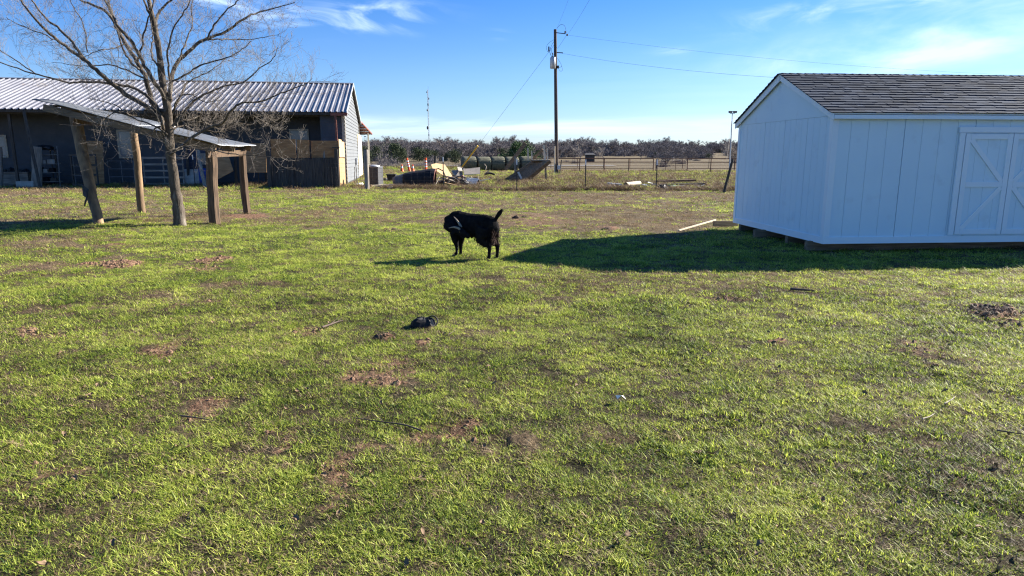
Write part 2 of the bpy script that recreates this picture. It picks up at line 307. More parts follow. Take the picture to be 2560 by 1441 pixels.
# ---------------------------------------------------------------- ground sheet
def build_ground():
    a1 = np.linspace(-46, 46, 461); a2 = np.linspace(46, 314, 68)[1:-1]
    ang = np.radians(np.concatenate([a1, a2])); na = len(ang)
    rad = np.concatenate([np.linspace(.5, 1.4, 8)[:-1], np.exp(np.linspace(math.log(1.4), math.log(4500), 640))]); nr = len(rad)
    A, RR = np.meshgrid(ang, rad); x = RR*np.sin(A); y = RR*np.cos(A)
    x = np.append(x.ravel(), 0.0); y = np.append(y.ravel(), 0.0)
    soil, straw, hump = fields(x, y); z = height(x, y, hump)
    me = bpy.data.meshes.new('ground')
    i = np.arange(nr-1)[:, None]; k = np.arange(na)[None, :]; k1 = (k+1) % na
    q = np.stack([i*na+k, (i+1)*na+k, (i+1)*na+k1, i*na+k1], -1).reshape(-1, 4)
    kk = np.arange(na); tri = np.stack([np.full(na, nr*na), kk, (kk+1) % na], -1)
    nv = len(x); me.vertices.add(nv); me.vertices.foreach_set('co', np.stack([x, y, z], -1).ravel())
    loops = np.concatenate([q.ravel(), tri.ravel()]); me.loops.add(len(loops)); me.loops.foreach_set('vertex_index', loops)
    st = np.concatenate([np.arange(len(q))*4, len(q)*4 + np.arange(na)*3]); me.polygons.add(len(st)); me.polygons.foreach_set('loop_start', st)
    me.polygons.foreach_set('use_smooth', np.ones(len(st), bool)); me.update(); me.validate()
    at_ = me.attributes.new('mask', 'FLOAT_COLOR', 'POINT')
    at_.data.foreach_set('color', np.stack([soil, straw, sst(6, 24, np.hypot(x, y)), np.ones(nv)], -1).ravel())
    if me.polygons[0].normal.z < 0: me.flip_normals()
    m, nt, b = newmat('ground'); nn = nt.nodes.new; ll = nt.links.new
    b.inputs['Roughness'].default_value = .95; b.inputs['Specular IOR Level'].default_value = .1
    at = nn('ShaderNodeAttribute'); at.attribute_name = 'mask'; sp = nn('ShaderNodeSeparateColor'); ll(at.outputs['Color'], sp.inputs[0])
    gm = nn('ShaderNodeNewGeometry')
    def noise(sc, det=6):
        n = nn('ShaderNodeTexNoise'); n.inputs['Scale'].default_value = sc; n.inputs['Detail'].default_value = det; n.inputs['Roughness'].default_value = .62
        ll(gm.outputs['Position'], n.inputs['Vector']); return n.outputs['Fac']
    def ramp(f, pts):
        r = nn('ShaderNodeValToRGB'); e = r.color_ramp.elements
        while len(e) < len(pts): e.new(.5)
        for i, (p, c) in enumerate(pts): e[i].position = p; e[i].color = (*c, 1)
        ll(f, r.inputs[0]); return r.outputs[0]
    def mixc(f, a, b_):
        x = nn('ShaderNodeMix'); x.data_type = 'RGBA'
        ll(f, x.inputs['Factor']); ll(a, x.inputs['A']); ll(b_, x.inputs['B']); return x.outputs['Result']
    green = mixc(sp.outputs[2], ramp(noise(16), [(.3, (.010,.011,.007)), (.5, (.030,.028,.014)), (.75, (.085,.068,.035))]), ramp(noise(5), [(.3, (.05,.06,.02)), (.5, (.11,.12,.04)), (.75, (.17,.16,.07))]))  # near ramp: shade between grass blades put into a dark ground colour
    strw = mixc(sp.outputs[2], ramp(noise(9), [(.3, (.04,.029,.019)), (.55, (.105,.077,.047)), (.75, (.20,.15,.09))]), ramp(noise(4), [(.3, (.07,.055,.034)), (.55, (.13,.104,.065)), (.75, (.20,.16,.10))]))  # near straw ramp darkened likewise, shade among the stems in the colour
    soilc = ramp(noise(12), [(.32, (.05,.028,.019)), (.5, (.15,.085,.054)), (.72, (.36,.23,.145))])
    brk = noise(2.2)
    add = nn('ShaderNodeMath'); add.operation = 'ADD'; ll(sp.outputs[1], add.inputs[0]); ll(brk, add.inputs[1])
    mr = nn('ShaderNodeMapRange'); ll(add.outputs[0], mr.inputs[0]); mr.inputs[1].default_value = .62; mr.inputs[2].default_value = 1.30
    c = mixc(mr.outputs[0], green, strw)
    add2 = nn('ShaderNodeMath'); add2.operation = 'ADD'; ll(sp.outputs[0], add2.inputs[0]); ll(noise(14), add2.inputs[1])
    mr2 = nn('ShaderNodeMapRange'); ll(add2.outputs[0], mr2.inputs[0]); mr2.inputs[1].default_value = .75; mr2.inputs[2].default_value = 1.15
    c = mixc(mr2.outputs[0], c, soilc)
    ll(c, b.inputs['Base Color'])
    bp = nn('ShaderNodeBump'); bp.inputs['Strength'].default_value = .9; bp.inputs['Distance'].default_value = .05
    ll(noise(22, 8), bp.inputs['Height']); ll(bp.outputs[0], b.inputs['Normal'])
    me.materials.append(m)
    o = bpy.data.objects.new('ground', me); COL.objects.link(o); tag(o, kind='structure')
build_ground()

# ---------------------------------------------------------------- instancing of uncountable stuff
def scatter(name, protos, pts, rot, scl, idx, label=None, cat=None):
    coll = bpy.data.collections.new(name + '_sources')
    for p in protos:
        for c in list(p.users_collection): c.objects.unlink(p)
        coll.objects.link(p)
    me = bpy.data.meshes.new(name); n = len(pts); me.vertices.add(n); me.vertices.foreach_set('co', np.asarray(pts, float).ravel())
    a = me.attributes.new('rot', 'FLOAT_VECTOR', 'POINT'); a.data.foreach_set('vector', np.asarray(rot, float).ravel())
    a = me.attributes.new('scl', 'FLOAT_VECTOR', 'POINT'); a.data.foreach_set('vector', np.asarray(scl, float).ravel())
    a = me.attributes.new('idx', 'INT', 'POINT'); a.data.foreach_set('value', np.asarray(idx, np.int32))
    o = bpy.data.objects.new(name, me); COL.objects.link(o)
    ng = bpy.data.node_groups.new(name, 'GeometryNodeTree')
    ng.interface.new_socket('Geometry', in_out='INPUT', socket_type='NodeSocketGeometry'); ng.interface.new_socket('Geometry', in_out='OUTPUT', socket_type='NodeSocketGeometry')
    gi = ng.nodes.new('NodeGroupInput'); go = ng.nodes.new('NodeGroupOutput'); ip = ng.nodes.new('GeometryNodeInstanceOnPoints')
    ci = ng.nodes.new('GeometryNodeCollectionInfo'); ci.inputs['Collection'].default_value = coll; ci.inputs['Separate Children'].default_value = True; ci.inputs['Reset Children'].default_value = True
    def na(t, nm):
        q = ng.nodes.new('GeometryNodeInputNamedAttribute'); q.data_type = t; q.inputs['Name'].default_value = nm; return q.outputs['Attribute']
    l = ng.links.new
    l(gi.outputs[0], ip.inputs['Points']); l(ci.outputs[0], ip.inputs['Instance']); ip.inputs['Pick Instance'].default_value = True
    l(na('INT', 'idx'), ip.inputs['Instance Index'])
    e2r = ng.nodes.new('FunctionNodeEulerToRotation'); l(na('FLOAT_VECTOR', 'rot'), e2r.inputs[0]); l(e2r.outputs[0], ip.inputs['Rotation'])
    l(na('FLOAT_VECTOR', 'scl'), ip.inputs['Scale']); l(ip.outputs[0], go.inputs[0])
    md = o.modifiers.new('scatter', 'NODES'); md.node_group = ng
    return tag(o, label, cat, kind='stuff')

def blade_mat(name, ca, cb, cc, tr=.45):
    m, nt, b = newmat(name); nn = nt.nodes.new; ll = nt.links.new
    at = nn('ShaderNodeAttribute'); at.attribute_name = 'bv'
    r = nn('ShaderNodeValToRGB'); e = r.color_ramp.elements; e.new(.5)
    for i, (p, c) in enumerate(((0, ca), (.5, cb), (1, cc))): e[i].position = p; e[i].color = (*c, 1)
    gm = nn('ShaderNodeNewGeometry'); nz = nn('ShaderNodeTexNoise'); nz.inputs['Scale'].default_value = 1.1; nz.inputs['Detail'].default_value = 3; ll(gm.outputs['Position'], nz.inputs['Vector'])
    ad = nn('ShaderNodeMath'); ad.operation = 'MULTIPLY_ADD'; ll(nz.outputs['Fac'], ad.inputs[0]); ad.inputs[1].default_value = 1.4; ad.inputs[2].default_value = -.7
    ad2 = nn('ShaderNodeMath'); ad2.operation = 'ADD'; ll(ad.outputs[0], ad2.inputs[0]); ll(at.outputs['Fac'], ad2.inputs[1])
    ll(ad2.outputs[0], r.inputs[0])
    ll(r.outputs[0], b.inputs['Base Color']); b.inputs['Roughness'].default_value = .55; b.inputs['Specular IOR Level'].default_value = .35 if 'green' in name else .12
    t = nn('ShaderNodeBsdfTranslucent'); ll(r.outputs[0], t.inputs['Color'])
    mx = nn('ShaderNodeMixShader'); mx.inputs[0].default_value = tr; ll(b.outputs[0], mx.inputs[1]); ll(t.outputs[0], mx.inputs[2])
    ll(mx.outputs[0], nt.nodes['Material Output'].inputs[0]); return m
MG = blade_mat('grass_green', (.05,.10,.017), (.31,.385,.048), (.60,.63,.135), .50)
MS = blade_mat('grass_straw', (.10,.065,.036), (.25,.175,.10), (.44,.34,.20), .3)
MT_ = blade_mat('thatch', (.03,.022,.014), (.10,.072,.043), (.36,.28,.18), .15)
def tuft(seed, n, rad, hgt, lean, wid, mt, flat=0.0, seg=3):
    r = random.Random(seed); vs = []; fs = []; bv = []
    for _ in range(n):
        q = r.random()*6.283; rr = rad*math.sqrt(r.random()); px, py = rr*math.cos(q), rr*math.sin(q)
        h = hgt*r.uniform(.45, 1.15); a = r.random()*6.283; ln = lean*r.uniform(.2, 1.5)*h; w = wid*r.uniform(.7, 1.3)
        f = r.random() < flat
        if f: ln = h*r.uniform(1.0, 1.8); h = h*.25
        dx, dy = math.cos(a), math.sin(a); sx, sy = -dy, dx; b0 = len(vs); val = r.random()
        tw = r.uniform(-.8, .8)
        for k in range(seg):
            t = k/seg; ww = w*(1-t*.55); cx = px + dx*ln*t*t; cy = py + dy*ln*t*t; cz = h*(t - .25*t*t*(1 if not f else 0)) - .004
            c_, s_ = math.cos(tw*t), math.sin(tw*t); ex, ey = sx*c_-sy*s_, sx*s_+sy*c_
            vs += [(cx-ex*ww, cy-ey*ww, cz), (cx+ex*ww, cy+ey*ww, cz)]
        vs.append((px+dx*ln, py+dy*ln, h*.78)); bv += [val]*(2*seg+1)
        for k in range(seg-1): fs.append((b0+2*k, b0+2*k+1, b0+2*k+3, b0+2*k+2))
        fs.append((b0+2*seg-2, b0+2*seg-1, b0+2*seg))
    me = bpy.data.meshes.new('tuft'); me.from_pydata(vs, [], fs); me.materials.append(mt)
    a = me.attributes.new('bv', 'FLOAT', 'POINT'); a.data.foreach_set('value', bv); me.update()
    return bpy.data.objects.new('tuft_%02d' % seed, me)
def build_grass():
    P = [tuft(0, 40, .06, .024, 1.1, .0021, MG), tuft(1, 42, .07, .019, 1.5, .0021, MG), tuft(2, 34, .045, .031, 1.0, .0022, MG), tuft(3, 44, .075, .016, 1.8, .0022, MG, .2),
         tuft(4, 42, .085, .026, 1.6, .0013, MS, .6), tuft(5, 36, .07, .032, 1.3, .0013, MS, .35), tuft(6, 30, .05, .055, .9, .0012, MS, .1)]
    rng = np.random.default_rng(7); PT = []; RO = []; SCL = []; IX = []
    rings = [(.7, 3.5, 980, .86), (3.5, 7, 620, .96), (7, 12, 300, 1.22), (12, 20, 105, 1.8), (20, 32.5, 34, 2.7), (32.5, 50, 14, 3.8), (50, 74, 6.0, 5.0)]
    for (r0, r1, den, sc) in rings:
        half = R(64) if r1 < 8 else (R(56) if r1 < 13 else (R(50) if r1 < 40 else R(44)))
        n = int(den*half*(r1*r1-r0*r0)); a = rng.uniform(-half, half, n); r = np.sqrt(rng.uniform(r0*r0, r1*r1, n))
        x = r*np.sin(a); y = r*np.cos(a); soil, straw, hump = fields(x, y)
        clump = .22*fbm(x, y, 3.0, 61, 2) + .78*fbm(x, y, 13.0, 66, 2)
        keep = rng.random(n) > np.clip(soil*1.0 + np.clip(.45-clump, 0, 1)*4.5, 0, .95)
        x, y, soil, straw, hump, clump = (v[keep] for v in (x, y, soil, straw, hump, clump)); n = len(x)
        z = height(x, y, hump)
        isS = rng.random(n) < np.clip((straw-.28)*1.35, .12, .975)
        ix = np.where(isS, rng.integers(4, 7, n), rng.integers(0, 4, n))
        ix = np.where((ix == 6) & (rng.random(n) < .6), 4, ix)
        s = sc*rng.uniform(.75, 1.25, n)*(.35 + 1.4*clump)*(1-.3*soil)
        zs = s*np.where(isS, .75, 1.0)*np.where(r1 > 12, .8, 1.0)*(1.25 if r0 > 30 else 1.0)
        PT.append(np.stack([x, y, z-.003], -1)); RO.append(np.stack([rng.normal(0, .12, n), rng.normal(0, .12, n), rng.uniform(0, 6.283, n)], -1))
        SCL.append(np.stack([s, s, zs], -1)); IX.append(ix)
    P += [tuft(7, 40, .10, .010, 1.0, .0011, MT_, 1.0, 2), tuft(8, 34, .09, .016, 1.4, .0012, MT_, .8, 2)]
    n = int(420*R(46)*(9*9-1.1**2)); a = rng.uniform(-R(62), R(62), n); r = 1.1+(9-1.1)*rng.random(n)**.75
    n = 25000; a = a[:n]; r = r[:n]; x = r*np.sin(a); y = r*np.cos(a); soil, straw, hump = fields(x, y); s = rng.uniform(.7, 1.4, n)*(1+.1*r)
    PT.append(np.stack([x, y, height(x, y, hump)+.002], -1)); RO.append(np.stack([rng.normal(0, .06, n), rng.normal(0, .06, n), rng.uniform(0, 6.283, n)], -1)); SCL.append(np.stack([s, s, s], -1)); IX.append(rng.integers(7, 9, n))
    scatter('grass', P, np.concatenate(PT), np.concatenate(RO), np.concatenate(SCL), np.concatenate(IX), 'short patchy green and straw coloured pasture grass covering the field', 'grass')
    # taller dry weeds: under the fence, along the barn, in the rough beyond the fence
    MW = blade_mat('weed_brown', (.07,.045,.03), (.19,.13,.075), (.36,.27,.16), .2)
    Q = [tuft(10, 46, .13, .16, .8, .003, MW, .1), tuft(11, 36, .10, .24, .6, .003, MW), tuft(12, 40, .14, .13, 1.0, .004, MG)]
    PT = []; RO = []; SCL = []; IX = []
    def strip(a, b, wd, n, hs, gp=.15):
        t = rng.random(n); x = a[0] + (b[0]-a[0])*t; y = a[1] + (b[1]-a[1])*t + rng.normal(0, wd, n); x = x + rng.normal(0, wd*.3, n)
        k = fbm(x, y, .8, 81, 3); ok = rng.random(n) < np.clip((k-.25)*2, 0, 1); x, y = x[ok], y[ok]; m = len(x)
        PT.append(np.stack([x, y, height(x, y)], -1)); RO.append(np.stack([rng.normal(0, .15, m), rng.normal(0, .15, m), rng.uniform(0, 6.28, m)], -1))
        s = hs*rng.uniform(.6, 1.3, m); SCL.append(np.stack([s*1.3, s*1.3, s], -1)); IX.append(np.where(rng.random(m) < gp, 2, rng.integers(0, 2, m)))
    strip((-26, 36.0), (-7.2, 34.0), .3, 1800, 1.2, .3); strip((-7.2, 34.0), (0, 31.2), .22, 1600, 1.1, .08); strip((0, 31.2), (12, 31.0), .22, 2600, 1.1, .08); strip((12, 31), (30, 31), .3, 900, 1.1)
    strip((-4, 36), (16, 38), 2.5, 3000, 1.1, .2); strip((-2, 45), (20, 47), 5.0, 4500, 1.3, .3); strip((0, 64), (30, 66), 2.0, 1200, 1.5, .6)
    strip((-18, 82), (-2, 82), 2.5, 900, 2.2, .5); strip((-6, 40), (6, 44), 3.5, 900, 1.2, .3)
    scatter('tall_dry_grass', Q, np.concatenate(PT), np.concatenate(RO), np.concatenate(SCL), np.concatenate(IX), 'taller brown dry grass and weeds along the fences and in the rough field', 'weeds')
build_grass()

# ---------------------------------------------------------------- white shed
def build_shed():
    A = Vector((5.17, 11.24, 0)); rz = R(4.9)
    t = empty('garden_shed', (A.x, A.y, 0), 'white wooden shed with grey shingle roof and crossed double doors', 'shed', rz=rz)
    LEN, WD, Z0, ZE, ZP = 7.32, 3.66, .16, 2.24, 3.02
    ux = Vector((math.cos(rz), math.sin(rz), 0)); uy = Vector((-math.sin(rz), math.cos(rz), 0))
    def along(px, py):       # distance along the front wall seen at a pixel
        r = Vector(ray(px, py)); n = uy; k = (A-Vector((0,0,CAMH))).dot(n)/r.dot(n); p = Vector((0,0,CAMH))+r*k - A
        return p.dot(ux), p.z
    # front wall boards: strips with real grooves between
    def boards(bm, p0, du, width, z0, top, nrm, step=.203, th=.02, gap=.005):
        n = int(round(width/step)); st = width/n
        for i in range(n):
            a = i*st + gap/2 + (.006 if i % 4 == 0 else 0); b = (i+1)*st - gap/2
            za, zb = top(a), top(b)
            P = [p0+du*a+Vector((0,0,z0)), p0+du*b+Vector((0,0,z0)), p0+du*b+Vector((0,0,zb)), p0+du*a+Vector((0,0,za))]
            bm.prism(P, nrm*-th)
    O = Vector((0,0,0)); X = Vector((1,0,0)); Y = Vector((0,1,0))
    for (p0, du, w, nr) in ((O, X, LEN, -Y), (O+Y*WD, X, LEN, Y)):
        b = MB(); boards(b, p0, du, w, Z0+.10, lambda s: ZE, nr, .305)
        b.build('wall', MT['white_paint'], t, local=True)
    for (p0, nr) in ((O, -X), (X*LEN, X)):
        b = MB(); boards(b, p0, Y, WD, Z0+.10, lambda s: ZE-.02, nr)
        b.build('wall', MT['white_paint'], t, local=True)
        g = MB(); sl = (ZP-ZE)/(WD/2)
        off = -nr*.016
        g.prism([p0+off+Vector((0,.0,ZE-.018)), p0+off+Vector((0,WD,ZE-.018)), p0+off+Vector((0,WD/2,ZP-.03))], nr*.022)
        g.build('gable_panel', MT['white_paint'], t, local=True)
    core = MB()
    core.prism([Vector((.022,.022,Z0+.02)), Vector((.022,WD-.022,Z0+.02)), Vector((.022,WD-.022,ZE-.03)), Vector((.022,WD/2,ZP-.06)), Vector((.022,.022,ZE-.03))], Vector((LEN-.044,0,0)))
    core.build('framing', MT['groove'], t, local=True)
    # trims
    tr = MB()
    for (x, y, wx, wy) in ((LEN/2, -.009, LEN+.03, .024), (LEN/2, WD+.009, LEN+.03, .024)):
        tr.box((x, y, Z0+.045), (wx, wy, .11))
    for x in (-.009, LEN+.009): tr.box((x, WD/2, Z0+.047), (.024, WD-.01, .114))
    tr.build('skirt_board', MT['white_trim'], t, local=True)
    for (x, y) in ((0,0), (0,WD), (LEN,0), (LEN,WD)):
        c = MB(); sx = -1 if x == 0 else 1; sy = -1 if y == 0 else 1
        c.box((x+sx*.008, y-sy*.0345, (Z0+ZE)/2+.05), (.02, .085, ZE-Z0-.10)); c.box((x-sx*.034, y+sy*.008, (Z0+ZE)/2+.05), (.10, .02, ZE-Z0-.102))
        c.build('corner_trim', MT['white_trim'], t, local=True)
    # roof
    oh, ov = .05, .07; sl = (ZP-ZE)/(WD/2); ang = math.atan(sl); run = WD/2+ov
    Ls = run/math.cos(ang)
    for sgn in (1, -1):
        eave_y = -ov if sgn == 1 else WD+ov
        zc = ZE - ov*sl
        base = Vector((-oh, eave_y, zc+.03)); up = Vector((0, sgn*math.cos(ang), math.sin(ang))); nr = Vector((0, -sgn*math.sin(ang), math.cos(ang)))
        dk = MB(); dk.prism([base, base+X*(LEN+2*oh), base+X*(LEN+2*oh)+up*Ls, base+up*Ls], nr*.02)
        dk.build('roof_deck', MT['white_trim'], t, local=True)
        rnd = random.Random(5+sgn); ex = .128; n = int(Ls/ex)+1
        sh = MB(); vals = []
        for i in range(n):
            s0 = i*ex - .02; s1 = min(s0+ex+.03, Ls); x = -oh-.012
            x = -oh-.012; first = rnd.uniform(.08, .3)
            while x < LEN+oh+.01:
                w = first if first else rnd.choice((.12, .16, .22, .28)); first = None
                x1 = min(x+w, LEN+oh+.012); th = rnd.choice((.008, .013, .014)); dz = rnd.uniform(-.012, .010)
                p = base + X*(x+.002) + up*(s0+dz) + nr*.024; q = base + X*(x1-.002) + up*(s0+dz) + nr*.024
                e0 = nr*th; lift = nr*.008
                P = [p+lift*.5, q+lift*.5, base+X*(x1-.002)+up*s1+nr*.022, base+X*(x+.002)+up*s1+nr*.022]
                T = [p+lift+e0, q+lift+e0, P[2]+nr*.004, P[3]+nr*.004]
                sh.add(P+T, [(0,3,2,1),(4,5,6,7),(0,1,5,4),(1,2,6,5),(2,3,7,6),(3,0,4,7)])
                vals += [rnd.random()]*8; x = x1
        o = sh.build('shingles', shingle_mat(), t, local=True)
        a = o.data.attributes.new('bv', 'FLOAT', 'POINT'); a.data.foreach_set('value', vals)
        ev = MB(); ev.box((LEN/2, eave_y-sgn*.012, zc-.012), (LEN+2*oh-.01, .022, .062)); ev.build('eave_fascia', MT['white_trim'], t, local=True)
        for x0 in (-oh-.02, LEN+oh):
            rk = MB(); P0 = Vector((x0, eave_y-sgn*.02, zc+.045)); rk.prism([P0, P0+up*(Ls+.008), P0+up*(Ls+.008)-Vector((0,0,.125)), P0-Vector((0,0,.10))], X*.02)
            rk.build('rake_board', MT['white_trim'], t, local=True)
    cp = MB(); x = -oh; 
    while x < LEN+oh:
        for sgn in (1, -1):
            up = Vector((0, sgn*math.cos(ang), math.sin(ang))); nr = Vector((0, -sgn*math.sin(ang), math.cos(ang)))
            pk = Vector((0, WD/2, ZP+.03)); p = pk + X*x + nr*.045 - Vector((0,0,.005)); q = pk + X*(x+.2) + nr*.030 - Vector((0,0,.005))
            cp.add([p, q, q-up*.14, p-up*.14, p-nr*.012, q-nr*.012, q-up*.14-nr*.012, p-up*.14-nr*.012], [(0,1,2,3),(4,7,6,5),(0,4,5,1),(3,2,6,7),(0,3,7,4)])
        x += .15
    o = cp.build('ridge_cap', shingle_mat(), t, local=True); a = o.data.attributes.new('bv', 'FLOAT', 'POINT'); a.data.foreach_set('value', [random.random() for _ in o.data.vertices])
    # doors: positions read from the photograph on the wall plane
    dl, _ = along(2393, 450); ds, _ = along(2511, 480); _, zt = along(2450, 333)
    dw = ds-dl-.05; zt = min(zt, 2.0); zb = Z0+.12
    fr = MB(); fr.box((dl-.02, -.022, (zb+zt)/2), (.09, .026, zt-zb)); fr.box((ds+dw+.07, -.022, (zb+zt)/2), (.09, .026, zt-zb)); fr.box(((dl+ds+dw)/2+.02, -.024, zt+.05), (2*dw+.26, .03, .09))
    fr.build('door_frame', MT['white_trim'], t, local=True)
    for k, (xa, xb) in enumerate(((dl+.035, ds-.004), (ds+.004, ds+dw+.02))):
        db = MB(); w = xb-xa; n = 4
        for i in range(n): db.box((xa+w*(i+.5)/n, -.012, (zb+zt)/2), (w/n-.004, .02, zt-zb-.02))
        d_ = db.build('door', MT['white_paint'], t, local=True)
        br = MB(); zz = [zb+.05, (zb+zt)/2, zt-.06]; y = -.032
        for x in (xa+.045, xb-.045): br.box((x, y, (zb+zt)/2), (.085, .018, zt-zb-.02))
        for z in zz: br.box(((xa+xb)/2, y, z), (w-.18, .018, .085))
        x0, x1 = xa+.10, xb-.10
        if k == 1: x0, x1 = x1, x0
        br.beam((x1-.02*(1 if k == 0 else -1), y, zz[1]+.07), (x0, y, zz[2]-.07), .0176, .085, up=(0,1,0)) if False else None
        for (za, zb_) in ((zz[2]-.045, zz[1]+.045), (zz[0]+.045, zz[1]-.045)):
            a = Vector((x0, y, za)); b = Vector((x1, y, zb_)); dd = (b-a).normalized(); pr = Vector((-dd.z, 0, dd.x))*.037
            br.prism([a-pr+Y*.009, b-pr+Y*.009, b+pr+Y*.009, a+pr+Y*.009], -Y*.017)
        br.build('door_brace', MT['white_trim'], d_, local=True)
    # skids under the floor
    for i, (y, prot, zz_) in enumerate(((.32, .22, .0), (1.25, .10, .0), (2.10, .34, .0), (3.35, .10, .0))):
        sk = MB(); sk.box(((LEN-prot)/2, y, .075), (LEN+prot-.2, .10, .17)); sk.build('skid', MT['old_wood_x'], t, local=True)
    return t
_shm = []
def shingle_mat():
    if _shm: return _shm[0]
    m, nt, b = newmat('shingle'); nn = nt.nodes.new; ll = nt.links.new
    at = nn('ShaderNodeAttribute'); at.attribute_name = 'bv'; r = nn('ShaderNodeValToRGB'); e = r.color_ramp.elements
    e[0].color = (.017,.024,.037,1); e[1].color = (.052,.068,.098,1)
    tcn = nn('ShaderNodeTexCoord'); nz = nn('ShaderNodeTexNoise'); nz.inputs['Scale'].default_value = 90; nz.inputs['Detail'].default_value = 3; ll(tcn.outputs['Object'], nz.inputs['Vector'])
    nb = nn('ShaderNodeTexNoise'); nb.inputs['Scale'].default_value = 1.2; ll(tcn.outputs['Object'], nb.inputs['Vector'])
    a = nn('ShaderNodeMath'); a.operation = 'MULTIPLY_ADD'; ll(nz.outputs['Fac'], a.inputs[0]); a.inputs[1].default_value = .9; ll(at.outputs['Fac'], a.inputs[2])
    a2 = nn('ShaderNodeMath'); a2.operation = 'ADD'; ll(a.outputs[0], a2.inputs[0]); ll(nb.outputs['Fac'], a2.inputs[1])
    a3 = nn('ShaderNodeMath'); a3.operation = 'MULTIPLY_ADD'; ll(a2.outputs[0], a3.inputs[0]); a3.inputs[1].default_value = .7; a3.inputs[2].default_value = -.5
    ll(a3.outputs[0], r.inputs[0]); ll(r.outputs[0], b.inputs['Base Color']); b.inputs['Roughness'].default_value = .9; b.inputs['Specular IOR Level'].default_value = .05
    bp = nn('ShaderNodeBump'); bp.inputs['Strength'].default_value = .4; bp.inputs['Distance'].default_value = .004; ll(nz.outputs['Fac'], bp.inputs['Height']); ll(bp.outputs[0], b.inputs['Normal'])
    _shm.append(m); return m
build_shed()

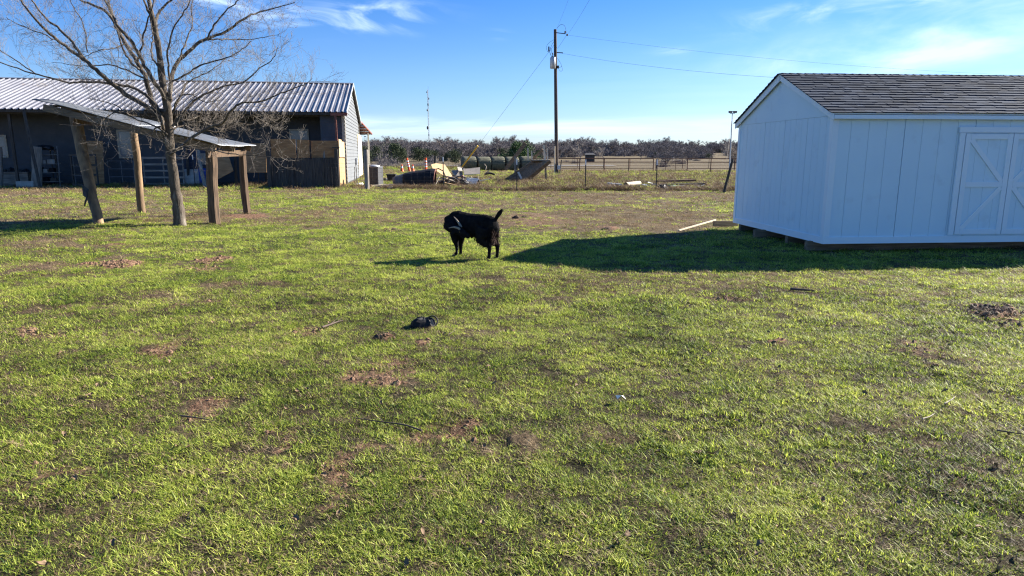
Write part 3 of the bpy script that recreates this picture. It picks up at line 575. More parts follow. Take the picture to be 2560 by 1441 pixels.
# ---------------------------------------------------------------- long metal roofed barn
BK = Vector((-9.0, 37.5, 0)); BA = R(9.0)
BU = Vector((-math.cos(BA), -math.sin(BA), 0)); BV = Vector((-math.sin(BA), math.cos(BA), 0)); UZ = Vector((0,0,1))
def BP(s, t, z): return BK + BU*s + BV*t + UZ*z
def on_plane(px, py, p0, nrm):
    r = Vector(ray(px, py)); c = Vector((0,0,CAMH)); k = (p0-c).dot(nrm)/r.dot(nrm); return c + r*k
def wallp(px, py, t=0.0):      # (s, z) on a plane parallel to the barn's long wall
    p = on_plane(px, py, BP(0,t,0), BV) - BK; return p.dot(BU), p.z
def endp(px, py, s=0.0):       # (t, z) on the barn's end wall
    p = on_plane(px, py, BP(s,0,0), BU) - BK; return p.dot(BV), p.z
def brot(): return Matrix((-BU, -BV*-1, UZ)).transposed()
TREC = 1.9
def build_barn():
    LEN, WD, ZE, ZR = 25.0, 12.2, 3.86, 5.80
    t = empty('barn', BK, 'long grey clapboard barn with ribbed silver metal roof', 'barn')
    rm = brot()
    SR, TR = 1.25, TREC      # porch recess starts at SR along the wall and is TR deep
    for (sa, sb, tt) in ((.02, SR, 0), (SR, LEN, TR)):
        b = MB(); z = .12
        while z < ZE-.12:
            h = min(.2, ZE-.1-z)
            P = [BP(sa,tt-.006,z+h), BP(sa,tt-.024,z), BP(sa,tt+.01,z), BP(sa,tt+.01,z+h)]; b.prism(P, BU*(sb-sa)); z += .2
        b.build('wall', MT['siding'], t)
    b = MB(); z = .12
    while z < ZE-.12:
        h = min(.2, ZE-.1-z); P = [BP(SR+.004,.01,z+h), BP(SR+.024,.01,z), BP(SR-.01,.01,z), BP(SR-.01,.01,z+h)]; b.prism(P, BV*(TR-.04)); z += .2
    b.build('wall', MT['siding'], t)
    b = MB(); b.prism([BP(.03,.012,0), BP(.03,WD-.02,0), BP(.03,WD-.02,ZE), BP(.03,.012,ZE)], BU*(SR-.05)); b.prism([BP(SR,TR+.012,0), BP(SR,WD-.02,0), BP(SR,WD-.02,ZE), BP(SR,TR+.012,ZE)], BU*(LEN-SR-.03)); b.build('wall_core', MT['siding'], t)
    b = MB(); b.prism([BP(.03,.03,ZE-.1), BP(.03,WD-.03,ZE+.01), BP(.03,WD/2,ZR-.12)], BU*(LEN-.06)); b.build('attic', MT['dark_wood'], t)
    b = MB(); b.box(BP(SR+(LEN-SR)/2, -.02, ZE-.14), (LEN-SR-.02, .09, .22), rm); b.build('porch_beam', MT['dark_wood'], t)
    for q_ in (4.2, 8.1, 16.3, 20.5):
        b = MB(); b.box(BP(q_, 0, (ZE-.25)/2), (.12,.12,ZE-.25), rm); b.build('porch_post', MT['dark_wood'], t)
    b = MB(); z = .12; sl = (ZR-ZE)/(WD/2)
    while z < ZR-.15:
        h = .2; zt = z+h
        t0 = 0 if zt <= ZE else (zt-ZE)/sl; t1 = WD-t0
        if t1-t0 < .1: break
        b.prism([BP(.004,t0,zt), BP(-.022,t0,z), BP(-.022,t1,z), BP(.004,t1,zt)], BU*.022); z += .2
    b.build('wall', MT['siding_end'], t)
    # metal roof, both slopes with raised ribs
    for sg in (1, -1):
        prof = []; s = -.18; pitch = .305
        while s < LEN+.2:
            prof += [(s, 0), (s+.08, 0), (s+.085, .005), (s+.11, .005), (s+.115, 0), (s+.175, 0), (s+.215, .060), (s+.245, .060), (s+.285, 0)]; s += pitch
        te, tr_ = (-.42, WD/2) if sg == 1 else (WD+.42, WD/2)
        ze = ZE - .42*sl + .10
        e = [BP(a, te, ze+h) for a, h in prof]; r_ = [BP(a, tr_, ZR+.10+h) for a, h in prof]; n = len(prof)
        b = MB(); b.add(e+r_, [(i, i+1, n+i+1, n+i) for i in range(n-1)])
        e2 = [p-UZ*.012 for p in e]; r2 = [p-UZ*.012 for p in r_]; b.add(e2+r2, [(i, n+i, n+i+1, i+1) for i in range(n-1)]); b.add(e+e2, [(i, n+i, n+i+1, i+1) for i in range(n-1)])
        b.build('roof', MT['roof_metal'], t)
        b = MB(); b.prism([BP(-.16,te+sg*.04,ze-.03), BP(-.16,te+sg*.06,ze-.15), BP(-.16,tr_,ZR-.06), BP(-.16,tr_,ZR+.06)], BU*(LEN+.3)); b.build('eave_soffit', MT['dark_wood'], t)
        b = MB(); b.prism([BP(-.2,te-sg*.02,ze-.08), BP(-.2,te-sg*.02,ze+.07), BP(-.2,tr_,ZR+.17), BP(-.2,tr_,ZR+.02)], BU*.028); b.build('rake_trim', MT['galv'], t)
    b = MB(); b.prism([BP(-.19,WD/2-.16,ZR+.10), BP(-.19,WD/2,ZR+.165), BP(-.19,WD/2+.16,ZR+.10)], BU*(LEN+.38)); b.build('ridge_cap', MT['roof_metal'], t)
    for (tt, sw) in ((0,.0), (WD-.1,.0)):
        b = MB(); b.box(BP(-.036, tt+.05, ZE/2), (.025, .12, ZE), rm); b.build('corner_trim', MT['frame_tan'], t)
    b = MB(); b.box(BP(.07, -.034, ZE/2), (.12, .022, ZE-.02), rm); b.build('corner_trim', MT['frame_tan'], t)
    # windows on the long wall
    for k, (x0, y0, x1, y1) in enumerate(((727,327,770,372), (296,329,331,392), (-16,342,18,390), (-150,342,-110,390))):
        s0, z1 = wallp(x0, y0, TREC); s1, z0 = wallp(x1, y1, TREC); s0, s1 = min(s0,s1), max(s0,s1)
        z0 = max(z0, z1-1.35)
        fr = MB(); w = .09
        for (a, bb, c_, d_) in ((s0-w, s0, z0-w, z1+w), (s1, s1+w, z0-w, z1+w), (s0, s1, z1, z1+w), (s0, s1, z0-w, z0), (s0, s1, (z0+z1)/2-.02, (z0+z1)/2+.02)):
            fr.box(BP((a+bb)/2, TREC-.045, (c_+d_)/2), (bb-a, .045, d_-c_), rm)
        f = fr.build('window', MT['frame_tan'], t)
        g = MB(); g.box(BP((s0+s1)/2, TREC-.032, (z0+(z1+z0)/2)/2), (s1-s0, .012, (z1-z0)/2-.02), rm); g.build('pane', MT['glass'], f)
        g = MB(); g.box(BP((s0+s1)/2, TREC-.032, (z1+(z1+z0)/2)/2), (s1-s0, .012, (z1-z0)/2-.02), rm); g.build('pane', MT['glass'], f)
    # door and lantern on the end wall
    t0, zd1 = endp(892.5, 337); t1, _ = endp(901.5, 337)
    d = MB(); d.box(BP(-.035, (t0+t1)/2, zd1/2+.1), (.03, t1-t0+.24, zd1-.1), rm); d = d.build('door', MT['door_cream'], t)
    q = MB(); q.box(BP(-.055, (t0+t1)/2, zd1/2+.05), (.02, (t1-t0)*.8, zd1-.35), rm); q.build('door_panel', MT['white_trim'], d)
    q = MB(); q.box(BP(-.09, t0+.35, 1.1), (.06, .05, .05), rm); q.build('handle', MT['dark_metal'], d)
    tl, zl = endp(904.5, 346); q = MB(); q.beam(BP(0,tl,zl+.25), BP(-.25,tl,zl+.25), .03, .03); q.box(BP(-.25,tl,zl+.13), (.10,.10,.05), rm)
    for a in (-.07, .07):
        for c_ in (-.07, .07): q.box(BP(-.25+a,tl+c_,zl-.03), (.012,.012,.28), rm)
    q.box(BP(-.25,tl,zl-.18), (.18,.18,.03), rm); q.box(BP(-.25,tl,zl+.11), (.2,.2,.03), rm); q.build('wall_lantern', MT['dark_metal'], t)
    tb, zb = endp(888, 404); q = MB(); q.box(BP(-.07, tb, zb), (.10,.3,.42), rm); q.beam(BP(-.05,tb,zb-.2), BP(-.05,tb,.05), .04, .04); q.build('meter_box', MT['galv'], t)
    # front lean-to post and red header
    s0, zz = wallp(826, 286, -.5); s1, _ = wallp(868, 286, -.5)
    b = MB(); b.box(BP((s0+s1)/2, -.5, zz), (abs(s0-s1), .14, .15), rm); b.build('header_beam', MT['red_steel'], t)
    sp, _ = wallp(839, 300, -.5); b = MB(); b.box(BP(sp, -.5, zz/2), (.10,.10,zz-.15), rm); b.build('porch_post', MT['red_steel'], t)
    for px in (62,):
        sp, _ = wallp(px, 300, -.35); b = MB(); b.beam(BP(sp,-.35,ZE-.05), BP(sp-.55,-.9,0), .11, .11); b.build('porch_post', MT['dark_wood'], t)
    # back porch
    b = MB(); z0 = 4.15; b.prism([BP(-.05,WD+.02,z0), BP(-.85,WD+2.9,z0-.95), BP(-.85,WD+2.9,z0-1.05), BP(-.05,WD+.02,z0-.09)], BU*6); b.build('porch_roof', MT['red_steel'], t)
    b = MB()
    for k in range(5): b.box(BP(2.75-(.4+k*.55)*.25, WD+.4+k*.55, z0-.12-(.4+k*.55)*.33-.05), (5.7,.05,.08), rm)
    b.build('purlin', MT['galv'], t)
    for s in (-.55, 4.6):
        b = MB(); b.box(BP(s, WD+2.4, (z0-.95)/2), (.11,.11,z0-.95), rm); b.build('porch_post', MT['pale_wood'], t)
build_barn()

# plank and plywood pen in front of the barn corner
def build_pen():
    t = empty('livestock_pen', BP(2,-3.6,0), 'dark plank pen topped with tan plywood sheets at the barn corner', 'pen')
    T = -3.6; rm = brot()
    sR, _ = wallp(850, 460, T); sL, _ = wallp(672, 460, T); zt = wallp(740, 349, T)[1]; zm = wallp(740, 396, T)[1]
    rnd = random.Random(3); b = MB(); s = sR+.02
    while s < sL:
        w = rnd.uniform(.12,.16); b.box(BP(s+w/2, T+rnd.uniform(-.008,.008), zm/2+rnd.uniform(-.03,.02)), (w-.012,.022,zm+rnd.uniform(-.05,.05)), rm); s += w
    b.build('plank_wall', MT['dark_wood'], t)
    for (x0, x1, y0, y1, m, dt) in ((676,741,348,395,'plywood',-.04), (742,775,350,395,'plywood',-.037), (776,846,352,396,'plywood',.10)):
        a0, za = wallp(x0, y0, T); a1, zb = wallp(x1, y1, T); b = MB(); b.box(BP((a0+a1)/2, T+dt, (za+zb)/2), (abs(a0-a1), .016, za-zb), rm); b.build('plywood_sheet', MT[m], t)
    # side facing the sun: sunlight put into brighter plank and plywood colours
    b = MB(); q = T+.05
    while q < -.3:
        b.box(BP(sR, q+.07, zm/2), (.022, .128, zm+rnd.uniform(-.06,.04)), rm); q += .14
    b.build('plank_wall', MT['tan_wood'], t)
    for k, (q0, q1, h) in enumerate(((T+.02, -2.0, zt-.02), (-1.97, -.35, zt-.10))):
        b = MB(); b.box(BP(sR-.03, (q0+q1)/2, (zm+h)/2+.04), (.016, q1-q0, h-zm-.0), rm); b.build('plywood_sheet', MT['plywood_bright'], t)
    for px, w, top in ((840, .17, 372), (668, .16, 352), (728, .1, 396)):
        s_, zp = wallp(px, top, T-.10); b = MB(); b.box(BP(s_, T-.12 if px != 840 else T-.14, zp/2), (w,w,zp), rm); b.build('corner_post', MT['dark_wood'], t)
    s_, zp = wallp(840, 371, T-.1); b = MB(); b.box(BP(s_, T-.14, zp+.03), (.34,.24,.05), rm); b.build('post_cap', MT['dark_wood'], t)
build_pen()

# ---------------------------------------------------------------- things leaning about the barn front
def panel(name, label, cat, pts, Ys, m, th=.018, group=None):
    """flat sheet standing at a real depth: pts are photo corners, Ys the forward distance of each"""
    P = [at(x, y, Y) for (x, y), Y in zip(pts, Ys)]
    b = MB(); n = (P[1]-P[0]).cross(P[2]-P[0]).normalized(); b.prism(P, n*th)
    c = min(P, key=lambda p: p.z); return tag(b.build(name, m, loc=(c.x, c.y, c.z)), label, cat, group)
panel('plywood_sheet', 'tall brown plywood sheet leaning on the barn behind the leftmost shelter post', 'board', [(209,470),(262,470),(257,353),(212,353)], [35.6,35.6,36.4,36.4], MT['plywood'])
panel('plywood_sheet', 'tan plywood sheet standing between the tin shelter and the plank pen', 'board', [(610,432),(667,432),(664,359),(612,359)], [35.0,35.0,35.5,35.5], MT['plywood'])
panel('plywood_sheet', 'brown plywood offcut tilted under the low end of the tin shelter', 'board', [(545,449),(584,428),(570,385),(542,378)], [34.9,34.9,35.4,35.4], MT['plywood'])
panel('board', 'weathered tan board panel behind the front right shelter post', 'board', [(498,412),(559,411),(559,382),(500,384)], [35.9,35.9,36.0,36.0], MT['grey_wood'])
panel('door_panel', 'dark blue sheet standing behind the tree trunk by the barn wall', 'board', [(462,424),(512,424),(512,372),(462,372)], [36.4,36.4,36.5,36.5], mat('navy', (0.02,0.03,0.06), rough=0.6))
panel('grey_panel', 'light grey sheet low against the barn behind the trunk', 'board', [(458,466),(512,466),(512,424),(458,424)], [36.0,36.0,36.3,36.3], MT['concrete'])
def pallet(name, label, px0, px1, ytop, ybot, Y, n, m, group=None):
    a = at(px0, ybot, Y); b_ = at(px1, ytop, Y); t = empty(name, ((a.x+b_.x)/2, Y, 0), label, 'pallet', group)
    ztop = b_.z; w = b_.x-a.x
    for k in range(n):
        q = MB(); q.box(((a.x+b_.x)/2, Y-.05+.01*(k%2), .12+(ztop-.18)*k/(n-1)), (w, .022, .10), (0, .008*((k*7)%3-1), 0)); q.build('slat', m, t)
    for k in range(3):
        q = MB(); q.box((a.x+.05+(w-.1)*k/2, Y, ztop/2), (.05, .07, ztop)); q.build('stringer', m, t)
pallet('wooden_pallet', 'grey wooden slatted panel on end behind the bare tree trunk', 362, 458, 392, 466, 36.0, 5, MT['grey_wood_x'])
pallet('wooden_pallet', 'dark slatted pallet behind the leftmost shelter post', 183, 240, 385, 466, 35.0, 4, MT['dark_wood'])
def gate(name, label, px0, px1, ytop, Y, rails, verts, m, r=.02):
    a = at(px0, 460, Y).x; b_ = at(px1, 460, Y).x; zt = at(px0, ytop, Y).z; t = empty(name, ((a+b_)/2, Y, 0), label, 'gate')
    f = MB(); f.tube([(a,Y,.1),(a,Y,zt),(b_,Y,zt),(b_,Y,.1)], r, 6)
    f.build('gate_frame', m, t)
    for k in range(1, rails):
        q = MB(); q.tube([(a,Y,.1+(zt-.1)*k/rails),(b_,Y,.1+(zt-.1)*k/rails)], r*.8, 6); q.build('rail', m, t)
    for k in range(1, verts):
        x = a+(b_-a)*k/verts; q = MB(); q.tube([(x,Y+r*1.9,.1),(x,Y+r*1.9,zt)], r*.8, 6); q.build('upright', m, t)
gate('metal_gate', 'grey pipe gate leaning under the barn eave beside the round shelter post', 275, 338, 403, 35.3, 3, 2, MT['dull_metal'])
gate('metal_gate', 'narrow pale pipe gate between the leaning shelter post and barn', 190, 232, 392, 34.9, 3, 2, MT['dull_metal'], .015)
def crushed(name, label, cat, c, size, m, seed, n=3, lo=.55, loc=None, group=None):
    """lumpy closed mound used for soil, tarps and dung; rough all over"""
    b = MB(); U, V = 14*n//2, 7*n//2; vs = []
    for j in range(V+1):
        for i in range(U):
            th = math.pi*.5*j/V*1.05; ph = 2*math.pi*i/U
            p = Vector((math.sin(th)*math.cos(ph), math.sin(th)*math.sin(ph), math.cos(th)))
            k = 1 + .42*(mnoise.noise(p*1.9+Vector((seed*3.1,0,0)))) + .22*mnoise.noise(p*5+Vector((0,seed*2.3,0)))
            vs.append(Vector((c[0]+p.x*size[0]*k, c[1]+p.y*size[1]*k, c[2]-.02+p.z*size[2]*k)))
    fs = [(j*U+i, j*U+(i+1)%U, (j+1)*U+(i+1)%U, (j+1)*U+i) for j in range(V) for i in range(U)]
    fs = [tuple(reversed(f)) for f in fs]
    b.add(vs, fs, False); return tag(b.build(name, m, loc=c), label, cat, group)
# covered shelf stack left
def stack():
    c = at(123, 462, 35.6); t = empty('storage_rack', (c.x, c.y, 0), 'cluttered storage rack under a dark tarp beside the left fence post', 'rack')
    for dx in (-.5,.5):
        q = MB(); q.box((c.x+dx, c.y, .95), (.06,.06,1.9)); q.build('upright', MT['dark_wood'], t)
    rnd = random.Random(4)
    for k in range(4):
        q = MB(); q.box((c.x, c.y, .25+k*.45), (1.1,.5,.035), (0,rnd.uniform(-.04,.04),0)); q.build('shelf', MT['grey_wood_x'], t)
    for k in range(3):
        for i in range(3):
            q = MB(); w = rnd.uniform(.18,.3); h = rnd.uniform(.12,.3); q.box((c.x-.36+i*.34, c.y-.05, .27+k*.45+h/2), (w,.3,h), (0,0,rnd.uniform(-.3,.3)))
            tag(q.build('storage_box', MT[rnd.choice(['dark_wood','black_plastic','concrete','dark_metal'])], loc=(c.x-.36+i*.34, c.y-.05, .27+k*.45)), 'small dim box stored on a shelf of the tarp covered rack', 'box', 'boxes on the storage rack')
    crushed('tarp', 'dark crumpled tarp lying over the storage rack', 'tarp', (c.x-.05, c.y, 1.88), (.62,.4,.22), MT['tarp'], 2)
stack()
def counter():
    c = at(40, 466, 35.9); q = MB(); q.box((c.x-.3, c.y, .35), (2.4,.6,.7)); q.box((c.x-.3, c.y-.02, .72), (2.5,.7,.035))
    tag(q.build('workbench', MT['grey_wood_x'], loc=(c.x-.3, c.y, 0)), 'low grey bench against the barn at the left edge', 'bench')
    rnd = random.Random(8)
    for k in range(6): crushed('scrap_heap', 'dark piece of scrap lying on the low grey bench', 'scrap', (c.x-1.2+k*.36, c.y, .74), (.19,.2,rnd.uniform(.12,.28)), MT['tarp'] if k%2 else MT['dark_metal'], k+5, 2, group='scrap on the low grey bench')
    c = at(68, 466, 34.9); q = MB(); q.box((c.x, c.y, .15), (.85,.35,.3), (0,0,.1)); q.box((c.x+.35, c.y+.02, .13), (.1,.4,.27), (0,0,.1))
    tag(q.build('block', MT['concrete'], loc=(c.x,c.y,0)), 'pale concrete block lying beside the thick left fence post', 'block')
counter()
def barrel():
    c = at(514, 460, 36.0); q = MB(); q.tube([(c.x,c.y,0),(c.x,c.y,.02),(c.x,c.y,.29),(c.x,c.y,.31),(c.x,c.y,.33),(c.x,c.y,.58),(c.x,c.y,.6),(c.x,c.y,.62),(c.x,c.y,.9),(c.x,c.y,.92)], [.27,.29,.29,.30,.29,.29,.30,.29,.29,.27], 20)
    tag(q.build('barrel', MT['blue'], loc=(c.x,c.y,0)), 'blue plastic barrel behind the leaning log by the trunk', 'barrel')
barrel()

# ---------------------------------------------------------------- tin roofed shelter
def build_shelter():
    FL = at(79, 250, 15.9); FR = at(545, 363, 16.1); BR = at(638, 364, 19.3)
    n = (FR-FL).cross(BR-FR).normalized(); BL = on_plane(165, 256.5, FL, n)
    t = empty('animal_shelter', ((FL.x+FR.x)/2, 17.3, 0), 'open lean-to shelter with slanting tin roof on round posts', 'shelter')
    if n.z < 0: n = -n
    # two overlapping runs of corrugated sheets
    for k, (u0, u1) in enumerate(((0, .56), (.53, 1.0))):
        b = MB(); W_ = 60*4; U = 8; vs = []
        for j in range(U+1):
            u = u0 + (u1-u0)*j/U
            A_ = FL.lerp(FR, u); B_ = BL.lerp(BR, u)
            for i in range(W_+1):
                w = i/W_; p = A_.lerp(B_, w); sheet = int(w*6)
                rag = (.035*math.sin(sheet*2.7+k)) if (j == U and k == 1) or (j == 0 and k == 0) else 0
                p = p + (FR-FL).normalized()*rag + n*(.010*math.sin(i*math.pi/2) + .02*math.sin(u*9+w*4) + (.012 if k == 0 else 0))
                vs.append(p)
        f1 = [(j*(W_+1)+i, (j+1)*(W_+1)+i, (j+1)*(W_+1)+i+1, j*(W_+1)+i+1) for j in range(U) for i in range(W_)]
        b.add(vs, f1, True); o = b.build('tin_roof', MT['tin'], t); md = o.modifiers.new('thickness', 'SOLIDIFY'); md.thickness = .003
    dn = n*-.11
    def lf(u, w): return FL.lerp(FR, u).lerp(BL.lerp(BR, u), w)
    for w in (.03, .5, .97):
        b = MB(); b.beam(lf(.06, w)+dn, lf(.985, w)+dn, .05, .15, up=n); b.build('rafter', MT['old_wood_x'], t)
    for u in (.1, .35, .62, .8):
        b = MB(); b.beam(lf(u, .02)+n*-.028, lf(u, .98)+n*-.028, .08, .035, up=n); b.build('purlin', MT['grey_wood'], t)
    b = MB(); b.beam(lf(.95,-.0)+n*-.26, lf(.95,1.0)+n*-.26, .06, .16, up=n); b.build('header_beam', MT['old_wood'], t)
    b = MB(); b.beam(lf(.22,-.0)+n*-.26, lf(.22,1.0)+n*-.26, .06, .16, up=n); b.build('header_beam', MT['old_wood'], t)
    def post(base, top, Yb, Yt, r0, r1, m, sides=12, sq=False):
        a = at(*base, Yb); c = at(*top, Yt); a.z = -.05; rnd = random.Random(base[0]); P = []; Rr = []
        for i in range(9):
            q = i/8; p = a.lerp(c, q); p.x += rnd.uniform(-.008,.008)+.015*math.sin(q*5+base[0]); p.y += rnd.uniform(-.008,.008); P.append(p); Rr.append((r0+(r1-r0)*q)*rnd.uniform(.95,1.05))
        b = MB(); b.tube(P, Rr, sides, smooth=not sq); b.build('post', m, t)
    post((247,562), (186,283), 15.73, 16.5, .105, .135, MT['round_post'], 14)
    post((356,534), (333,325), 18.9, 18.9, .10, .095, MT['round_post'], 14)
    post((537,556), (527,372), 16.3, 16.4, .135, .125, MT['old_wood'], 7, True)
    post((618,533), (604,372), 19.1, 19.0, .11, .10, MT['old_wood'], 7, True)
    # bent metal hook hanging off the left post
    h = MB(); P = [at(214,480,15.7), at(217,497,15.65), at(213,506,15.65), at(212,516,15.7)]; h.tube(P, [.012,.02,.02,.014], 6)
    h.add([at(204,462,15.75), at(221,474,15.72), at(219,497,15.7), at(208,490,15.74)] + [p+Vector((0,.02,0)) for p in [at(204,462,15.75), at(221,474,15.72), at(219,497,15.7), at(208,490,15.74)]], [(0,1,2,3),(7,6,5,4),(0,4,5,1),(1,5,6,2),(2,6,7,3),(3,7,4,0)])
    tag(h.build('hanging_bracket', MT['dark_metal'], loc=P[0]), 'bent dark metal bracket hanging on the leaning left shelter post', 'bracket')
MT['round_post'] = mat('round_post', (0.085,0.06,0.04), (0.29,0.19,0.105), scale=1.4, stretch=(5,5,1), bump=.5, bscale=8, rough=.8, c3=(.09,.06,.045), s3=3)
build_shelter()

# ---------------------------------------------------------------- bare trees
def smooth_path(P, per=4):
    Q = []
    for i in range(len(P)-1):
        p0 = P[max(i-1,0)]; p1 = P[i]; p2 = P[i+1]; p3 = P[min(i+2,len(P)-1)]
        for k in range(per):
            t = k/per; Q.append(.5*((2*p1)+(p2-p0)*t+(2*p0-5*p1+4*p2-p3)*t*t+(3*p1-p0-3*p2+p3)*t**3))
    Q.append(P[-1]); return Q
def twigs(b, p, d, ln, r, depth, rnd, n=3, kids=(3,6), minr=.0022, up=.12):
    P = [p]; seg = 4; dd = d.copy()
    for k in range(seg):
        dd = (dd + Vector((rnd.gauss(0,.18), rnd.gauss(0,.18), rnd.gauss(0,.18)+up))).normalized(); P.append(P[-1]+dd*ln/seg)
    b.tube(P, [max(minr, r*(1-.75*k/seg)) for k in range(seg+1)], n, cap=False)
    if depth <= 0: return
    for k in range(rnd.randint(*kids)):
        t = rnd.uniform(.2, .98)*seg; i = min(int(t), seg-1); q = P[i].lerp(P[i+1], t-i); ax = (P[i+1]-P[i]).normalized()
        s = ax.orthogonal().normalized(); s.rotate(Matrix.Rotation(rnd.random()*6.283, 3, ax)); nd = (ax + s*rnd.uniform(.5, 1.1)).normalized()
        twigs(b, q, nd, ln*rnd.uniform(.35,.62), max(minr, r*.5), depth-1, rnd, n, kids, minr, up)
def main_tree():
    Y0 = 15.75; base = at(449, 563, Y0); t = empty('bare_tree', (base.x, base.y, 0), 'large leafless spreading tree with pale twigs in front of the tin shelter', 'tree')
    rnd = random.Random(11); cr = MB()
    def S(pts): return [(x/3.2, y/3.2) for x, y in pts]
    tr_pts = [(450,566),(447,530),(443,500),(437,470),(433,430),(427,395),(424,365),(423,335),(421,300),(418,266),(406,203),(397,125),(387,69),(372,0),(362,-60),(352,-120)]
    tr_r = [.150,.128,.118,.112,.105,.10,.10,.095,.088,.082,.070,.060,.052,.040,.028,.012]
    P = [at(x, y, Y0 - .25*min(1,(566-y)/300) - (.2 if y < 300 else 0)*(300-y)/300) for x, y in tr_pts]; P[0].z = -.06
    b = MB(); Q = smooth_path(P, 3); RQ = []
    for i in range(len(P)-1):
        for k in range(3): RQ.append(tr_r[i]+(tr_r[i+1]-tr_r[i])*k/3)
    RQ.append(tr_r[-1]); RQ = [r*(1+.07*math.sin(i*2.1)+.05*math.sin(i*4.7)) for i, r in enumerate(RQ)]; RQ[0] *= 1.25
    b.tube(Q, RQ, 14); b.build('trunk', MT['bark'], t)
    limbs = [
     # (zoomed points, start radius, end radius, depth change, twig amount)
     (S([(1345,900),(1240,870),(1210,790),(1170,640),(1100,500),(1000,350),(930,210),(850,100),(760,50),(640,0),(540,-60)]), .062, .014, .9, 1),
     (S([(1335,840),(1290,740),(1200,600),(1120,460),(1040,320),(960,230),(900,120),(840,0),(800,-90)]), .05, .012, -.8, 1),
     (S([(1300,960),(1180,860),(1000,750),(880,660),(770,560),(690,490),(560,400),(400,270),(280,150),(160,0),(110,-60)]), .058, .010, -1.1, 1.2),
     (S([(690,490),(600,370),(480,240),(370,150),(250,0),(200,-70)]), .034, .010, 1.0, 1),
     (S([(1280,900),(1200,790),(1080,710),(960,680),(820,665),(680,655),(560,660),(400,625),(200,570),(0,500),(-110,470)]), .036, .008, 1.3, .7),
     (S([(280,590),(120,480),(0,405),(-90,360)]), .014, .005, .6, .8),
     (S([(470,330),(330,270),(150,200),(50,140)]), .014, .005, .5, 1.2),
     (S([(1110,560),(1050,500),(1000,420),(940,260),(880,50),(860,-20)]), .026, .008, .6, 1),
     (S([(1100,500),(1130,380),(1150,270),(1190,150),(1230,0)]), .024, .010, -.5, 1),
     (S([(1335,900),(1360,760),(1370,640),(1400,530),(1480,440),(1560,370),(1660,310),(1800,260),(1900,190),(1990,130),(2080,95),(2230,60),(2360,20)]), .052, .006, .9, 1.1),
     (S([(1650,315),(1700,230),(1780,120),(1880,30),(1930,-20)]), .020, .007, -.6, .9),
     (S([(1640,325),(1750,315),(1840,320),(1950,318),(2120,300),(2240,270)]), .016, .004, .6, .8),
     (S([(1245,215),(1262,120),(1310,60),(1380,0),(1440,-60)]), .034, .012, .8, 1),
     (S([(1225,190),(1190,110),(1150,0),(1120,-80)]), .03, .012, -.8, 1),
     (S([(1368,660),(1470,610),(1580,540),(1690,495),(1850,450),(1960,380),(2010,330)]), .022, .004, -1.0, 1.3),
     (S([(1375,920),(1410,840),(1460,740),(1490,670),(1580,620),(1700,560),(1800,470)]), .024, .005, 1.0, 1.3),
     (S([(1380,1010),(1470,900),(1560,800),(1700,730),(1800,690),(1940,660),(2080,550),(2190,470),(2220,380)]), .028, .004, -.6, 1.2),
     (S([(1360,1240),(1500,1130),(1640,1040),(1780,980),(1860,880),(1940,825),(2100,815),(2240,750),(2400,690),(2500,630)]), .036, .004, -.9, 1.5),
     (S([(1640,1040),(1740,1060),(1830,1010),(1990,925),(2080,960),(2200,1040)]), .018, .004, .8, 2.0),
     (S([(1420,1160),(1500,1180),(1600,1195),(1700,1200),(1850,1235),(2000,1240),(2200,1260),(2400,1290)]), .018, .004, -1.2, .5),
     (S([(1300,930),(1250,880),(1180,870),(1120,920),(1030,920),(960,860),(860,820),(700,790)]), .026, .004, -.7, .9),
     (S([(1320,1010),(1240,1030),(1210,1120),(1200,1190)]), .020, .005, -.6, .8),
     (S([(1340,1080),(1240,1010),(1100,960),(940,900),(820,960),(750,1010),(770,1140)]), .020, .004, -1.0, 1.2),
     (S([(1400,980),(1500,960),(1620,930),(1740,900),(1850,960),(1980,1000)]), .020, .004, .6, 1.5),
     (S([(1390,1040),(1480,1000),(1600,980),(1700,1010),(1800,1060)]), .018, .004, 1.0, 1.4),
     (S([(1370,700),(1350,560),(1340,440),(1360,300),(1420,180),(1500,60),(1530,-20)]), .024, .007, -.9, 1),
     (S([(1300,560),(1225,480),(1215,380),(1225,280),(1200,160)]), .022, .008, .7, .9),
     (S([(1400,560),(1450,440),(1500,300),(1540,180),(1530,60),(1560,-30)]), .020, .006, 1.0, 1),
     (S([(1180,640),(1050,580),(900,520),(760,530),(600,520),(420,500)]), .020, .004, .9, 1.2),
     (S([(1010,350),(900,390),(780,410),(660,470)]), .014, .004, -.6, 1.2),
     (S([(700,420),(690,300),(660,180),(590,60),(560,0)]), .014, .005, -.4, 1.1),
     (S([(1350,1200),(1310,1090),(1300,990),(1290,930)]), .045, .030, -.1, .4),
     (S([(1380,900),(1440,780),(1540,760),(1650,820),(1760,780)]), .018, .004, -.9, 1.6)]
    for (pts, r0, r1, dy, amt) in limbs:
        n = len(pts); yb = Y0-.25; P = []
        for i, (x, y) in enumerate(pts):
            q = i/(n-1); P.append(at(x, y, yb + dy*q + .12*math.sin(i*1.7+pts[0][0])))
        Q = smooth_path(P, 4); m = len(Q); bb = MB()
        Q = [p+Vector((rnd.gauss(0,.008), rnd.gauss(0,.012), rnd.gauss(0,.008))) if 0 < i < m-1 else p for i, p in enumerate(Q)]
        bb.tube(Q, [r0*(1-i/(m-1))**.85 + r1*(i/(m-1)) for i in range(m)], 7, cap=False); bb.build('limb', MT['bark'], t)
        L_ = sum((Q[i+1]-Q[i]).length for i in range(m-1)); cnt = int(L_*10.5*amt)
